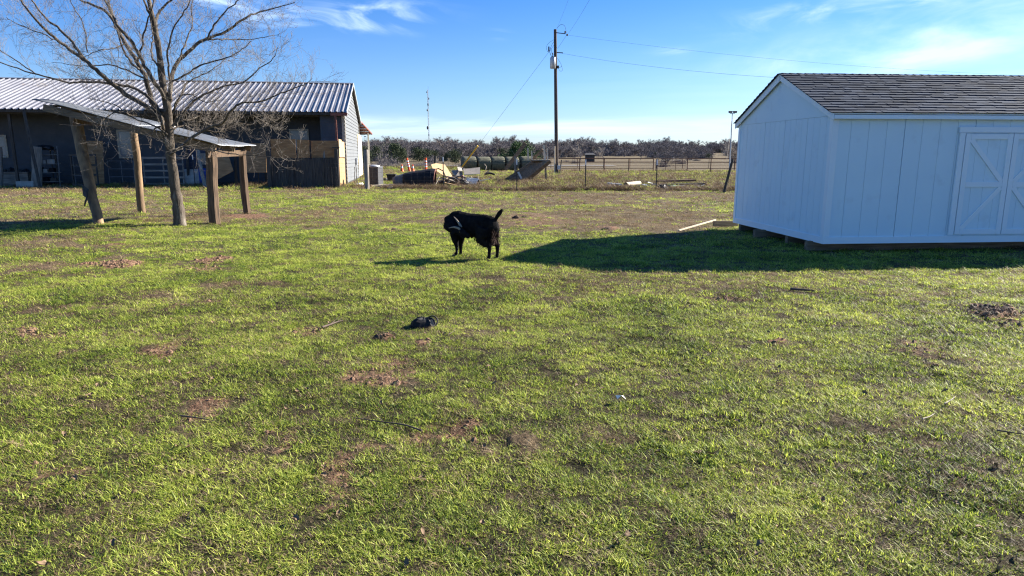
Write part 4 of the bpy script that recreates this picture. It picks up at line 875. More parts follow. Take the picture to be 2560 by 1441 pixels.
        for _ in range(cnt):
            u = rnd.random()**.75; f = u*(m-1); i = min(int(f), m-2); p = Q[i].lerp(Q[i+1], f-i); ax = (Q[i+1]-Q[i]).normalized()
            s = ax.orthogonal().normalized(); s.rotate(Matrix.Rotation(rnd.random()*6.283, 3, ax))
            d_ = (ax*rnd.uniform(.5,1.2) + s).normalized(); ln = rnd.uniform(.35, 1.0)*(1-.35*u)
            if rnd.random() < .12: ln *= 1.6
            twigs(cr, p, d_, ln, .0052*(1-.4*u), 2, rnd, 3, (2,5), .0016)
    cr.build('twigs', MT['twig'], t)
main_tree()

def far_tree_mesh(seed, h, w, dens, tw=.03, m='far_twig', slim=.16):
    rnd = random.Random(seed); b = MB(); tips = []
    def br(p, d, ln, r, dep):
        P = [p]; dd = d.copy()
        for k in range(3):
            dd = (dd + Vector((rnd.gauss(0,.2), rnd.gauss(0,.2), rnd.gauss(0,.12)+.03))).normalized(); P.append(P[-1]+dd*ln/3)
        b.tube(P, [r*(1-.5*k/3) for k in range(4)], 4, cap=False)
        tips.append((P[-1], dd)); tips.append((P[-2], dd))
        if dep > 0:
            for k in range(rnd.randint(3,4)):
                s = Vector((rnd.gauss(0,1), rnd.gauss(0,1), rnd.gauss(0,.5))).normalized(); nd = (dd*.75 + s*w*.9 + Vector((0,0,.12))).normalized()
                br(P[-1] if k < 2 else P[rnd.randint(1,2)], nd, ln*rnd.uniform(.62,.85), r*.55, dep-1)
    nst = rnd.choice((1,1,2,3))
    for k in range(nst): br(Vector((rnd.uniform(-.2,.2)*(nst>1), rnd.uniform(-.2,.2)*(nst>1), -.2)), Vector((rnd.gauss(0,.15*nst), rnd.gauss(0,.15*nst), 1)).normalized(), h*.32, h*.022, 3)
    zmax = max(p.z for p, _ in tips); k = h*.93/zmax
    nb = len(b.v); b.v = [(x*k, y*k, z*k) for x, y, z in b.v]
    tips = [(p*k, d) for p, d in tips]
    for p, d in tips:
        for _ in range(dens):
            dd = (d + Vector((rnd.gauss(0,.7), rnd.gauss(0,.7), rnd.gauss(0,.6)))).normalized(); l = h*rnd.uniform(.05,.12); q = p + Vector((rnd.gauss(0,.02*h), rnd.gauss(0,.02*h), rnd.gauss(0,.02*h)))
            s = dd.orthogonal().normalized()*tw; s.rotate(Matrix.Rotation(rnd.random()*6.283, 3, dd)); b.add([q-s, q+s, q+dd*l], [(0,1,2)])
    return b
def leafy_mesh(seed, h, w, n, lf, trunk=True):
    rnd = random.Random(seed); b = MB()
    if trunk: b.tube([(0,0,-.2),(0,0,h*.4),(0,0,h*.8)], [h*.03,h*.02,h*.008], 6, cap=False)
    lob = [(Vector((rnd.gauss(0,w*.28), rnd.gauss(0,w*.28), h*rnd.uniform(.18,.86))), rnd.uniform(.16,.30)*w) for _ in range(16)]
    for c, r in lob:
        c.x *= (1.15-c.z/h*.8); c.y *= (1.15-c.z/h*.8)
        for _ in range(n//16):
            p = Vector((rnd.gauss(0,1), rnd.gauss(0,1), rnd.gauss(0,1))).normalized()*r*rnd.uniform(.5,1.1); q = c+p
            if q.z < .05: continue
            a = Vector((rnd.gauss(0,1), rnd.gauss(0,1), rnd.gauss(0,1)+.5)).normalized(); s = a.orthogonal().normalized()*lf; u = a.cross(s).normalized()*lf*1.4
            b.add([q-s, q+u, q+s, q-u*.6], [(0,1,2,3)])
    return b
def mesh_obj(name, b, m):
    o = b.build(name, MT[m]); COL.objects.unlink(o); return o
def treeline():
    protos = [mesh_obj('oak_%d' % i, far_tree_mesh(20+i, 6.2, (.75,.9,.65,.8,1.0)[i], 15, .03), 'far_twig') for i in range(5)]
    protos += [mesh_obj('zcedar_%d' % i, leafy_mesh(50+i, 5.0, 4.2, 1500, .11), 'cedar') for i in range(3)]
    def bush(seed):
        r = random.Random(seed); b = MB()
        for _ in range(900):
            c = Vector((r.gauss(0,1.5), r.gauss(0,1.0), abs(r.gauss(0,1.1)))); d = Vector((r.gauss(0,.6), r.gauss(0,.6), 1)).normalized(); s = d.orthogonal().normalized()*.06; s.rotate(Matrix.Rotation(r.random()*6.28, 3, d)); b.add([c-s, c+s, c+d*r.uniform(.4,1.0)], [(0,1,2)])
        return b
    protos += [mesh_obj('zzbush_%d' % i, bush(80+i), 'far_twig') for i in range(2)]
    rng = np.random.default_rng(3); PT = []; IX = []; S_ = []
    def belt(y0, y1, dens, s0, s1, pc, xa=-.9, xb=.95, bush=0):
        n = int(dens*(xb-xa)*(y0+y1)/2/10); y = rng.uniform(y0, y1, n); x = y*rng.uniform(xa, xb, n)
        ix = np.where(rng.random(n) < pc, rng.integers(5, 8, n), rng.integers(0, 5, n))
        if bush: ix = rng.integers(8, 10, n)
        PT.append(np.stack([x, y, height(x, y)-.2], -1)); IX.append(ix); S_.append(rng.uniform(s0, s1, n)*np.where(ix > 4, .8, 1.0))
    belt(205, 235, 9, .40, .66, .10); belt(235, 270, 13, .45, .75, .12); belt(270, 330, 16, .5, .85, .14); belt(330, 420, 16, .5, .95, .15); belt(330, 400, 2.0, .95, 1.25, .0)
    belt(203, 212, 10, .5, .8, 0, bush=1); belt(212, 250, 14, .6, 1.0, 0, bush=1); belt(250, 330, 14, .7, 1.2, 0, bush=1)
    belt(120, 200, 5, .4, .8, 0, -.33, -.08, bush=1); belt(92, 200, 11, .22, .5, 0, .0, .5, bush=1); belt(88, 96, 60, .18, .3, 0, -.26, -.06, bush=1)
    # denser cedars on the left half, scrubby foot of the wood
    belt(128, 165, 7, .55, .95, .85, -.22, -.075); belt(150, 205, 7, .5, .9, .6, -.32, -.02); belt(185, 215, 5, .45, .75, .15, -.05, .35)
    belt(205, 222, 7, .28, .5, .3)
    PT = np.concatenate(PT); n = len(PT)
    # open pasture gaps seen between the trees on the right
    az_ = PT[:,0]/PT[:,1]; gap = ((az_ > .285) & (az_ < .315) & (PT[:,1] < 300)) | ((az_ > .10) & (az_ < .2) & (PT[:,1] < 222))
    IX = np.concatenate(IX)[~gap]; S_ = np.concatenate(S_)[~gap]; PT = PT[~gap]; n = len(PT)
    RO = np.stack([np.zeros(n), np.zeros(n), rng.uniform(0, 6.28, n)], -1)
    S_ = S_*(.62+.8*fbm(az_[~gap]*40, PT[:,1]*.02, 1.0, 33, 2))
    scatter('distant_woodland', protos, PT, RO, np.stack([S_*1.05, S_*1.05, S_], -1), IX, 'belt of leafless oaks and dark cedars along the horizon', 'woodland')
treeline()
def single_trees():
    spec = [ # px, base y, top y, Y, width, label, material, dens
     (1452,404,352,170,.95,'pale leafless tree just right of the utility pole','pale_twig',4),
     (1512,405,366,165,1.0,'wide low leafless tree behind the pipe fence, third from the pole','pale_twig',4),
     (1398,404,364,190,.8,'brownish bare tree rising directly behind the utility pole','far_twig',5),
     (1660,412,362,128,1.0,'spreading bare tree behind the pipe gate, left one of a close pair','far_twig',5),
     (1718,412,357,128,1.0,'largest bare tree behind the right pipe fence, right one of a close pair','far_twig',6),
     (1763,395,367,250,.7,'small round bare tree standing alone in the far pasture gap','far_twig',6),
     (1826,410,346,140,.9,'bare tree behind the floodlight pole beside the white shed','pale_twig',4),
     (1600,404,372,175,.8,'thin grey bare tree in the middle of the far pasture','far_twig',4),
     (1562,400,346,215,.75,'tall dark oak standing above the horizon in the middle of the wood','far_twig',7),
     (1206,405,366,160,.7,'bare tree rising behind the round hay bales','far_twig',5)]
    for i, (px, by, ty, Y, w, lab, m, dn) in enumerate(spec):
        b_ = at(px, by, Y); top = at(px, ty, Y); z0 = hz(b_.x, b_.y); h = top.z-z0
        mb = far_tree_mesh(100+i, h, w, dn, .022 if Y < 200 else .03, m)
        t = empty('bare_tree', (b_.x, b_.y, z0), lab, 'tree', 'bare trees in the pasture beyond the pipe fence')
        # trunk = thick tubes, crown = the fine slivers
        v = mb.v; tri = [f for f in mb.f if len(f) == 3]; quad = [f for f in mb.f if len(f) == 4]
        for nm, fs in (('trunk', quad), ('crown', tri)):
            me = bpy.data.meshes.new(nm); used = sorted({k for f in fs for k in f}); mp_ = {k: j for j, k in enumerate(used)}
            me.from_pydata([v[k] for k in used], [], [tuple(mp_[k] for k in f) for f in fs]); me.materials.append(MT[m])
            o = bpy.data.objects.new(nm, me); COL.objects.link(o); o.parent = t
    # green juniper behind the collapsed deck
    b_ = at(1293, 424, 92); z0 = hz(b_.x, b_.y); h = at(1293, 356, 92).z-z0
    t = empty('juniper_tree', (b_.x, b_.y, z0), 'dense green leafy tree behind the hay bales', 'tree')
    mb = leafy_mesh(77, h, h*1.25, 7000, .07, False); mb.build('crown', MT['juniper'], t, local=True)
    q = MB(); q.tube([(0,0,-.2),(0,.05,h*.5),(.05,0,h*.8)], [.14,.1,.04], 8); q.build('trunk', MT['bark'], t, local=True)
single_trees()

# ---------------------------------------------------------------- goat
def build_goat():
    g = empty('goat', (-.63, 10.60, 0), 'black horned goat with raised tail, head turned back to its flank', 'goat', rz=R(151))
    b = MB()
    b.ell([(-.47,0,.54),(-.44,0,.53),(-.38,0,.525),(-.28,0,.53),(-.12,0,.525),(.04,0,.525),(.18,0,.535),(.28,0,.54),(.36,0,.54),(.40,0,.54)],
          [(.03,.05),(.085,.10),(.115,.145),(.135,.165),(.155,.18),(.155,.185),(.145,.195),(.125,.185),(.09,.14),(.04,.06)], 18)
    b.ell([(.20,.0,.60),(.30,.03,.60),(.345,.085,.57),(.315,.16,.53),(.235,.215,.50),(.17,.24,.485)], [(.12,.15),(.11,.135),(.105,.12),(.09,.105),(.075,.09),(.06,.07)], 14)
    b.tube([(.19,.24,.49),(.13,.25,.475),(.07,.255,.46),(.01,.25,.43),(-.05,.235,.40),(-.09,.225,.375),(-.105,.22,.365)], [.045,.072,.072,.058,.044,.036,.02], 12)
    b.tube([(.06,.262,.42),(.02,.262,.385),(-.02,.255,.345),(-.02,.25,.31)], [.03,.028,.018,.006], 8)     # beard
    for sy in (1, -1):    # hind legs: thigh, hock, shank
        ox = .03 if sy == 1 else -.015; y = sy*.085
        b.tube([(-.31+ox,y*.8,.50),(-.29+ox,y,.40),(-.27+ox,y,.32),(-.34+ox,y,.265),(-.405+ox,y,.225),(-.40+ox,y,.14),(-.395+ox,y,.07),(-.385+ox,y,.045)], [.13,.125,.10,.066,.040,.027,.026,.031], 10)
    b.tube([(.25,-.075,.48),(.25,-.08,.36),(.255,-.08,.26),(.262,-.08,.205),(.262,-.08,.12),(.262,-.08,.06),(.272,-.08,.045)], [.10,.08,.052,.036,.027,.025,.031], 10)
    b.tube([(.25,.075,.48),(.26,.08,.36),(.255,.08,.27),(.235,.08,.215),(.225,.08,.14),(.235,.08,.085),(.262,.08,.06)], [.10,.08,.052,.036,.026,.025,.030], 10)
    b.tube([(-.42,0,.62),(-.445,0,.65),(-.47,0,.69),(-.505,0,.735),(-.54,0,.775),(-.555,0,.80)], [.035,.028,.032,.036,.026,.006], 9)
    b.ell([(-.20,0,.37),(-.20,0,.30),(-.215,0,.25)], [(.09,.10),(.07,.07),(.03,.03)], 10)
    b.tube([(.0,0,.36),(.0,0,.315)], [.035,.012], 8)
    body = b.build('body', MT['fur'], g, local=True)
    rmod = body.modifiers.new('remesh', 'REMESH'); rmod.mode = 'VOXEL'; rmod.voxel_size = .0085; rmod.use_smooth_shade = True
    sm = body.modifiers.new('smooth', 'SMOOTH'); sm.iterations = 4; sm.factor = .5
    # coat: short tapering locks
    rnd = random.Random(2); fb = MB(); br = MB()
    def lock(bm, p, d, l, w):
        d = Vector(d).normalized(); s = d.orthogonal().normalized()*w; s.rotate(Matrix.Rotation(rnd.random()*6.28, 3, d)); p = Vector(p)
        bm.add([p-s, p+s, p+s*.5+d*l*.6+Vector((0,0,-.1*l)), p+d*l+Vector((0,0,-.3*l))], [(0,1,2),(0,2,3)])
    for _ in range(1500):
        x = rnd.uniform(-.42,.34); th = rnd.uniform(-.6, math.pi+.6); hw = .15*(1-((x+.03)/.55)**4); hh = .178*(1-((x)/.56)**4)
        lock(fb, (x, math.cos(th)*hw*.97, .53+math.sin(th)*hh*.97), (-.9, math.cos(th)*.3, math.sin(th)*.3-.15), rnd.uniform(.014,.028), .004)
    for _ in range(420):  # shaggy skirt on belly and thighs
        x = rnd.uniform(-.42,-.10); y = rnd.choice((-1,1))*rnd.uniform(.03,.13); z0 = .34 - .13*math.exp(-((x+.24)/.09)**2)
        lock(fb, (x, y, z0+rnd.uniform(0,.10)), (-.15, 0, -1), rnd.uniform(.03,.06), .005)
    for _ in range(70): lock(fb, (rnd.uniform(-.1,.3), rnd.uniform(-.08,.08), .37), (-.3,0,-1), rnd.uniform(.02,.045), .004)
    for _ in range(160):
        t = rnd.random(); p = Vector((-.44,0,.65)).lerp(Vector((-.54,0,.78)), t); lock(fb, p+Vector((rnd.gauss(0,.012),rnd.gauss(0,.012),0)), (-.5+rnd.gauss(0,.3), rnd.gauss(0,.4), 1), rnd.uniform(.03,.055), .004)
    for _ in range(340): lock(fb, (rnd.uniform(-.40,-.24), rnd.choice((-1,1))*rnd.uniform(.10,.15), rnd.uniform(.3,.5)), (-.3, rnd.uniform(-.2,.2), -1), rnd.uniform(.03,.07), .004)
    fb.build('coat', MT['fur'], g, local=True)
    for _ in range(300): lock(br, (rnd.uniform(-.455,-.40), rnd.uniform(-.11,.10), rnd.uniform(.28,.50)), (-.35, rnd.uniform(-.2,.2), -1), rnd.uniform(.03,.06), .004)
    br.build('thigh_fur', MT['brown_fur'], g, local=True)
    w = MB()
    for _ in range(26):
        t = rnd.random(); lock(w, (.215+rnd.uniform(-.008,.004), .09, .10+.15*t), (-.3,.3,-1), .03, .004)
    w.build('leg_marking', MT['white_fur'], g, local=True)
    for (P, rr) in (([(.035,.285,.475),(.05,.30,.50),(.10,.31,.515),(.16,.31,.512),(.225,.305,.495)], [.021,.019,.015,.010,.003]), ([(.05,.225,.51),(.075,.222,.55),(.11,.215,.59),(.155,.205,.63),(.205,.19,.665)], [.021,.019,.015,.010,.003])):
        h = MB(); h.tube(smooth_path([Vector(p) for p in P], 3), [rr[0]*(1-i/12)**.7+.002 for i in range(13)], 10); h.build('horn', MT['horn'], g, local=True)
    for (y, z) in ((.305, .455), (.21, .50)):
        e = MB(); e.ell([(.085,y,z),(.115,y+.012,z-.012),(.155,y+.018,z-.04),(.175,y+.018,z-.065)], [(.010,.012),(.012,.026),(.010,.026),(.003,.006)], 10); e.build('ear', MT['fur'], g, local=True)
    e = MB(); e.tube([(.025,.300,.448),(.025,.313,.447)], [.011,.006], 10); e.build('eye', MT['eye'], g, local=True)
    e = MB(); e.tube([(-.0,.195,.452),(-.0,.185,.451)], [.011,.006], 10); e.build('eye', MT['eye'], g, local=True)
    for (x, y, z, tl) in ((-.34,.085,0,0), (-.38,-.085,0,0), (.278,-.08,0,0), (.285,.08,.012,.35)):
        for s_ in (-.011,.011):
            h = MB(); c = Vector((x, y+s_, z)); 
            h.prism([c+Vector((-.022,-.009,0)), c+Vector((.03,-.007,0)), c+Vector((.03,.007,0)), c+Vector((-.022,.009,0))], Vector((-.012,0,.045))); h.build('hoof', MT['hoof'], g, local=True)
build_goat()

# ---------------------------------------------------------------- pasture fence
def curved(a, b, sag, n=8):
    return [a.lerp(b, i/n) - UZ*(sag*4*(i/n)*(1-i/n)) for i in range(n+1)]
def build_fence():
    t = empty('field_fence', (0, 31.1, 0), 'wire field fence on steel and wooden posts crossing the pasture', 'fence')
    LN = []
    def tp(px, by, ty, Y=None, lean=0):
        p = G(px, by) if Y is None else at(px, by, Y); top = at(px+lean, ty, p.y).z; zb = hz(p.x, p.y)
        b = MB(); b.box((p.x, p.y, (zb+top)/2-.1), (.045,.012,top-zb+.2)); b.box((p.x, p.y+.02, (zb+top)/2-.1), (.012,.032,top-zb+.19)); o = b.build('steel_post', MT['dark_metal'], t)
        b = MB(); b.box((p.x, p.y-.001, top-.11), (.05,.018,.24)); b.build('post_tip', MT['white_plastic'], o); LN.append((p.x, p.y, 't'))
    def wp(px, by, ty, r, dx=0, Y=None, m='grey_wood', rec=True):
        p = G(px, by) if Y is None else at(px, by, Y); q = at(px+dx, ty, p.y+.05); a = Vector((p.x, p.y, hz(p.x, p.y)-.15)); rnd = random.Random(px)
        P = [a.lerp(q, k/6)+Vector((rnd.gauss(0,.006), rnd.gauss(0,.006), 0)) for k in range(7)]
        b = MB(); b.tube(P, [r*rnd.uniform(.92,1.08) for _ in P], 9); b.build('wooden_post', MT[m], t)
        if rec: LN.append((p.x, p.y, 'w'))
    wp(0, 468, 368, .14, -3); wp(91, 468, 367, .23, 2); tp(137, 466, 366, None); tp(488, 466, 388); tp(648, 466, 388)
    wp(786, 470, 358, .135, -4, m='dark_wood'); wp(917, 474, 375, .11, -2); tp(1109, 473, 393); tp(1292, 479, 399); tp(1463, 477, 400); tp(1640, 477, 400)
    wp(1808, 482, 397, .06, 24, m='dark_wood')
    LN.append((14.0, 31.0, 'w')); LN.append((19.5, 31.0, 'w'))
    wire = MB()
    for i in range(len(LN)-1):
        a = Vector((LN[i][0], LN[i][1]-.03, 0)); b_ = Vector((LN[i+1][0], LN[i+1][1]-.03, 0)); a.z = hz(a.x, a.y); b_.z = hz(b_.x, b_.y)
        for z in (.12,.26,.42,.60,.80,1.02,1.22): wire.tube([a+UZ*z, a.lerp(b_,.5)+UZ*(z-.015), b_+UZ*z], .0022 if z < 1.2 else .004, 3, cap=False)
        L_ = (b_-a).length; n = int(L_/.3)
        for k in range(1, n): p = a.lerp(b_, k/n); wire.tube([p+UZ*.1, p+UZ*1.03], .0018, 3, cap=False)
    wire.build('wire_mesh', MT['wire'], t)
build_fence()
def loose_post(name, label, base, top, Y0, Y1, r, m, cat='post'):
    a = at(*base, Y0); a.z = hz(a.x, a.y)-.1; b_ = at(*top, Y1); rnd = random.Random(base[0]); b = MB()
    b.tube([a.lerp(b_, k/6)+Vector((rnd.gauss(0,.012), rnd.gauss(0,.012), 0)) for k in range(7)], [r*rnd.uniform(.88,1.06) for _ in range(7)], 9); tag(b.build(name, MT[m], loc=a), label, cat)
loose_post('wooden_post', 'pale grey upright post in front of the plank pen', (812,471), (811,371), 34.0, 34.0, .105, 'grey_wood')
loose_post('wooden_post', 'rough leaning post between the pale upright post and pen corner', (831,470), (821,380), 34.1, 34.3, .085, 'old_wood')
loose_post('leaning_log', 'thin knotty grey log leaning behind the front right shelter post', (514,471), (490,360), 34.5, 35.4, .10, 'grey_wood', 'log')
loose_post('steel_rod', 'thin pale rod standing beside the storage rack', (150,466), (142,366), 34.8, 34.9, .018, 'dull_metal', 'rod')
loose_post('wooden_post', 'dark crooked post at the far side of the plywood offcut', (592,468), (588,390), 35.6, 35.6, .08, 'dark_wood')
for i, (bx, tx, ty) in enumerate(((888,886,418),(893,890,405))):
    loose_post('garden_tool', ('short' if i == 0 else 'longer')+' dark tool handle propped on the barn end wall', (bx,461), (tx,ty), 37.2, 37.6, .02, 'dark_metal', 'tool')

# ---------------------------------------------------------------- pipe fence further back
def pipe_fence(name, label, x0, x1, Y, ztop, zs, step, r, m='rust'):
    z0 = hz((x0+x1)/2, Y); t = empty(name, ((x0+x1)/2, Y, z0), label, 'fence')
    for z in [ztop]+zs:
        b = MB(); b.tube([(x0,Y,z0+z),((x0+x1)/2,Y,z0+z),(x1,Y,z0+z)], r if z == ztop else r*.6, 6); b.build('rail', MT[m], t)
    n = int(round((x1-x0)/step))
    for k in range(n+1):
        b = MB(); x = x0+(x1-x0)*k/n; b.tube([(x,Y,z0-.2),(x,Y,z0+ztop)], r*1.05, 6); b.build('post', MT[m], t)
xa = lambda px, Y: at(px, 400, Y).x
pipe_fence('pipe_fence', 'rusty pipe fence running right from the utility pole', xa(1388,66), xa(1634,66), 66, 1.27, [.95,.35], 2.6, .045)
pipe_fence('pipe_fence', 'rusty pipe fence running behind the floodlight pole and shed', xa(1719,66), xa(2250,66), 66, 1.27, [.95,.35], 2.25, .045)
pipe_fence('pipe_fence', 'thin second pipe fence standing farther back in the pasture', xa(1180,84), xa(2300,84), 84, 1.15, [.7,.3], 3.2, .035)
pipe_fence('pipe_fence', 'low dark rail fence along the far road at left', xa(880,112), xa(1180,112), 112, 1.1, [.6], 4.0, .03, 'dark_wood')
def pipe_gate():
    Y = 66; x0 = xa(1640,Y); x1 = xa(1714,Y); z0 = hz(x0,Y); t = empty('pipe_gate', ((x0+x1)/2, Y, z0), 'low rusty five bar pipe gate between two runs of pipe fence', 'gate')
    b = MB(); b.tube([(x0,Y,z0+.12),(x0,Y,z0+1.02),(x1,Y,z0+1.02),(x1,Y,z0+.12),(x0,Y,z0+.12)], .03, 6); b.build('gate_frame', MT['rust'], t)
    for z in (.3,.48,.66,.84):
        b = MB(); b.tube([(x0,Y,z0+z),(x1,Y,z0+z)], .022, 6); b.build('rail', MT['rust'], t)
    for k in (1, 2):
        x = x0+(x1-x0)*k/3; b = MB(); b.tube([(x,Y-.05,z0+.12),(x,Y-.05,z0+1.02)], .022, 6); b.build('upright', MT['rust'], t)
pipe_gate()
def shed_small():      # small dark open shed under the bare tree
    p = at(1474, 420, 150); z0 = hz(p.x,p.y); t = empty('field_shed', (p.x,p.y,z0), 'small dark field shed with pale roof beneath a bare tree', 'shed')
    b = MB(); b.box((p.x,p.y,z0+.75), (1.9,1.6,1.5)); b.build('wall', MT['dark_wood'], t)
    b = MB(); b.prism([(p.x-1.15,p.y-1.0,z0+1.50),(p.x+1.15,p.y-1.0,z0+1.50),(p.x+.85,p.y+1.0,z0+1.85),(p.x-.85,p.y+1.0,z0+1.85)], (0,0,.05)); b.build('roof', MT['dark_metal'], t)
shed_small()

# ---------------------------------------------------------------- power pole and its lines
def build_pole():
    base = G(1391, 436); Y = base.y; top = at(1388, 74, Y); t = empty('utility_pole', (base.x, base.y, 0), 'tall brown wooden utility pole carrying a grey transformer', 'utility pole')
    P = [Vector((base.x, Y, -.3)), at(1391, 380, Y), at(1389.5, 230, Y), top]; b = MB(); b.tube(smooth_path(P, 4), [.175-.055*i/12 for i in range(13)], 14); b.build('pole', MT['pole_wood'], t)
    def p(x, y, dy=0): return at(x, y, Y+dy)
    c = p(1382, 158, -.30); b = MB(); b.tube([c-UZ*.44, c-UZ*.42, c+UZ*.40, c+UZ*.45, c+UZ*.48], [.20,.225,.225,.20,.08], 16); tf = b.build('transformer', MT['galv'], t)
    for (dx, h) in ((-.02, .38), (.1, .3)):
        b = MB(); q = c+Vector((dx,0,.42)); b.tube([q, q+UZ*.06, q+UZ*.1, q+UZ*.15, q+UZ*h], [.05,.025,.055,.025,.04], 8); b.build('bushing', MT['dark_metal'], tf)
    b = MB(); a = p(1372, 129, -.3); b.tube([a, a+UZ*.38], [.055,.05], 8); b.tube([a+UZ*.1, c+UZ*.25], .02, 5); b.build('fuse_cutout', MT['dark_metal'], t)
    b = MB(); b.beam(p(1389,82,-.1), p(1414,85,-.1), .06, .06); b.build('bracket', MT['dark_metal'], t)
    for (x, y) in ((1413,81), (1418,88)):
        b = MB(); q = p(x, y, -.1); b.tube([q-UZ*.07, q-UZ*.03, q, q+UZ*.03, q+UZ*.1], [.05,.085,.04,.085,.03], 8); b.build('insulator', MT['dark_metal'], t)
    b = MB(); q = p(1392,132,-.15); b.beam(q, q+Vector((.5,0,-.02)), .05, .07); b.build('bracket', MT['dark_metal'], t)
    b = MB(); q = p(1395,168,-.1); b.box(q, (.16,.16,.22)); b.build('service_box', MT['dark_metal'], t)
    b = MB(); b.box(p(1397,419,-.15), (.26,.16,.34)); b.build('meter_box', MT['galv'], t)
    def jw(pts, r=.014):
        b = MB(); b.tube(smooth_path([p(x,y,-.2) for x, y in pts], 5), r, 4, cap=False); b.build('jumper_wire', MT['dark_metal'], t)
    jw([(1384,100),(1372,108),(1366,118),(1368,128),(1372,131)]); jw([(1385,104),(1380,112),(1376,122),(1372,130)]); jw([(1376,128),(1375,120),(1378,122),(1380,136)])
    jw([(1393,145),(1400,156),(1404,166),(1396,170)]); jw([(1395,168),(1400,178),(1406,176),(1404,166)]); jw([(1392,72),(1402,62),(1412,66),(1416,84)])
    def line(name, label, a, b_, r, sag, seg=14):
        m = MB(); m.tube(curved(a, b_, sag, seg), r, 4, cap=False); tag(m.build(name, MT['wire'], loc=a), label, 'cable')
    line('power_line', 'upper power line from the pole top above the white shed', p(1417,88,-.1), at(3100,196,60), .007, 1.0)
    line('service_line', 'lower service line dropping from the pole behind the shed ridge', p(1400,133,-.15), at(2120,203,44), .008, .35)
    line('power_line', 'cable climbing right from the bracket out of the top of view', p(1418,88,-.1), at(1640,-330,25), .006, .4)
    line('power_line', 'cable climbing from the very tip of the pole out of view', p(1392,72,-.1), at(1530,-330,25), .005, .3)
    line('secondary_line', 'cable crossing just above the transformer from the bracket end', p(1394,122,.1), p(1418,86,-.1), .012, .0)
    # guy wire with yellow guard
    ga = G(1147, 428); gp = p(1386, 112, 0); d_ = (gp-ga); k0 = 0.0
    m = MB(); m.tube([ga+d_*.0, ga+d_*.5, gp], .009, 4, cap=False); tag(m.build('guy_wire', MT['wire'], loc=ga), 'long diagonal guy wire stretched left from the utility pole', 'cable')
    # portion covered by the guard, read off the photograph
    best = min(range(1, 400), key=lambda i: abs((ga+d_*(i/1000)-Vector((0,0,CAMH))).z/((ga+d_*(i/1000)).y) - (at(1198,365,70).z-CAMH)/70)); kk = best/1000
    m = MB(); m.tube([ga+d_*.004, ga+d_*kk], .075, 8); tag(m.build('guy_guard', MT['yellow'], loc=ga), 'yellow plastic guard sleeve on the lower guy wire', 'guard')
    m = MB(); q = at(1386.5, 432, Y-.3); q.z = 0; m.tube([q, at(1386.5, 366, Y-.3)], .05, 6); tag(m.build('marker_stake', MT['pale_wood'], loc=q), 'thin pale wooden stake standing against the utility pole', 'stake')
    m = MB(); q = at(1399, 434, Y); q.z = 0; m.tube([q, at(1404, 400, Y)], .05, 6); tag(m.build('short_stake', MT['dark_wood'], loc=q), 'short dark stake leaning right of the utility pole', 'stake')
MT['pole_wood'] = mat('pole_wood', (0.055,0.042,0.038), (0.11,0.085,0.072), scale=3, stretch=(4,4,.4), rough=.9, bump=.4)
build_pole()
def build_mast():
    Y = 420; b0 = at(1073, 366, Y); z0 = hz(b0.x, Y); zt = at(1069, 220, Y).z; t = empty('radio_mast', (b0.x, Y, z0), 'tall thin lattice radio mast far beyond the trees', 'mast')
    b = MB(); w = .32; C3 = [Vector((b0.x+w*math.cos(a), Y+w*math.sin(a), 0)) for a in (.5,2.6,4.7)]
    top = Vector((at(1069,220,Y).x - b0.x, 0, 0))
    def P(i, z): return C3[i] + top*((z-z0)/(zt-z0)) + UZ*z
    for i in range(3): b.tube([P(i,z0), P(i,zt-1)], .085, 4, cap=False)
    z = z0; k = 0
    while z < zt-2:
        for i in range(3): b.tube([P(i,z), P((i+1)%3,z+1.0)], .035, 3, cap=False)
        z += 1.0; k += 1
    b.build('lattice', MT['galv'], t)
    b = MB(); b.tube([P(0,zt-1.2), P(0,zt)+UZ*1.0], .05, 4); b.build('antenna', MT['dark_metal'], t)
    for (px, py, s) in ((1067,231,.5),(1072,247,.6),(1070,262,.7),(1068,276,.6),(1069,320,1.0),(1072,338,.5)):
        q = at(px, py, Y-.5); b = MB(); b.tube([q-UZ*s, q-UZ*s*.4, q+UZ*s*.4, q+UZ*s], [s*.3,s*.55,s*.55,s*.3], 8); b.build('antenna', MT['dark_metal'], t)
build_mast()
def build_floodlight():
    Y = 62; b0 = at(1825, 400, Y); z0 = hz(b0.x, Y); top = at(1831, 284, Y); t = empty('floodlight_pole', (b0.x, Y, z0), 'thin pole with two floodlights rising beside the white shed', 'light pole')
    b = MB(); b.tube([(b0.x,Y,z0-.1), b0.lerp(top,.5), top], [.06,.05,.04], 8); b.build('pole', MT['galv'], t)
    b = MB(); b.beam(top+Vector((-.22,0,0)), top+Vector((.22,0,0)), .04, .04); b.build('crossbar', MT['dark_metal'], t)
    for s in (-1, 1):
        c = top+Vector((s*.2,-.06,.08)); b = MB(); b.prism([c+Vector((-.14,-.08,-.06)), c+Vector((.14,-.08,-.06)), c+Vector((.17,-.12,.11)), c+Vector((-.17,-.12,.11))], (0,.16,.02)); h = b.build('lamp_head', MT['dark_metal'], t)
        b = MB(); b.box(c+Vector((0,-.115,.02)), (.24,.01,.13), (.25,0,0)); b.build('lens', MT['glass'], h)
    m = MB(); m.tube(curved(top, at(1817,398,Y-8), .3, 8), .012, 3, cap=False); tag(m.build('drop_cable', MT['wire'], loc=top), 'thin cable hanging beside the floodlight pole', 'cable')
build_floodlight()

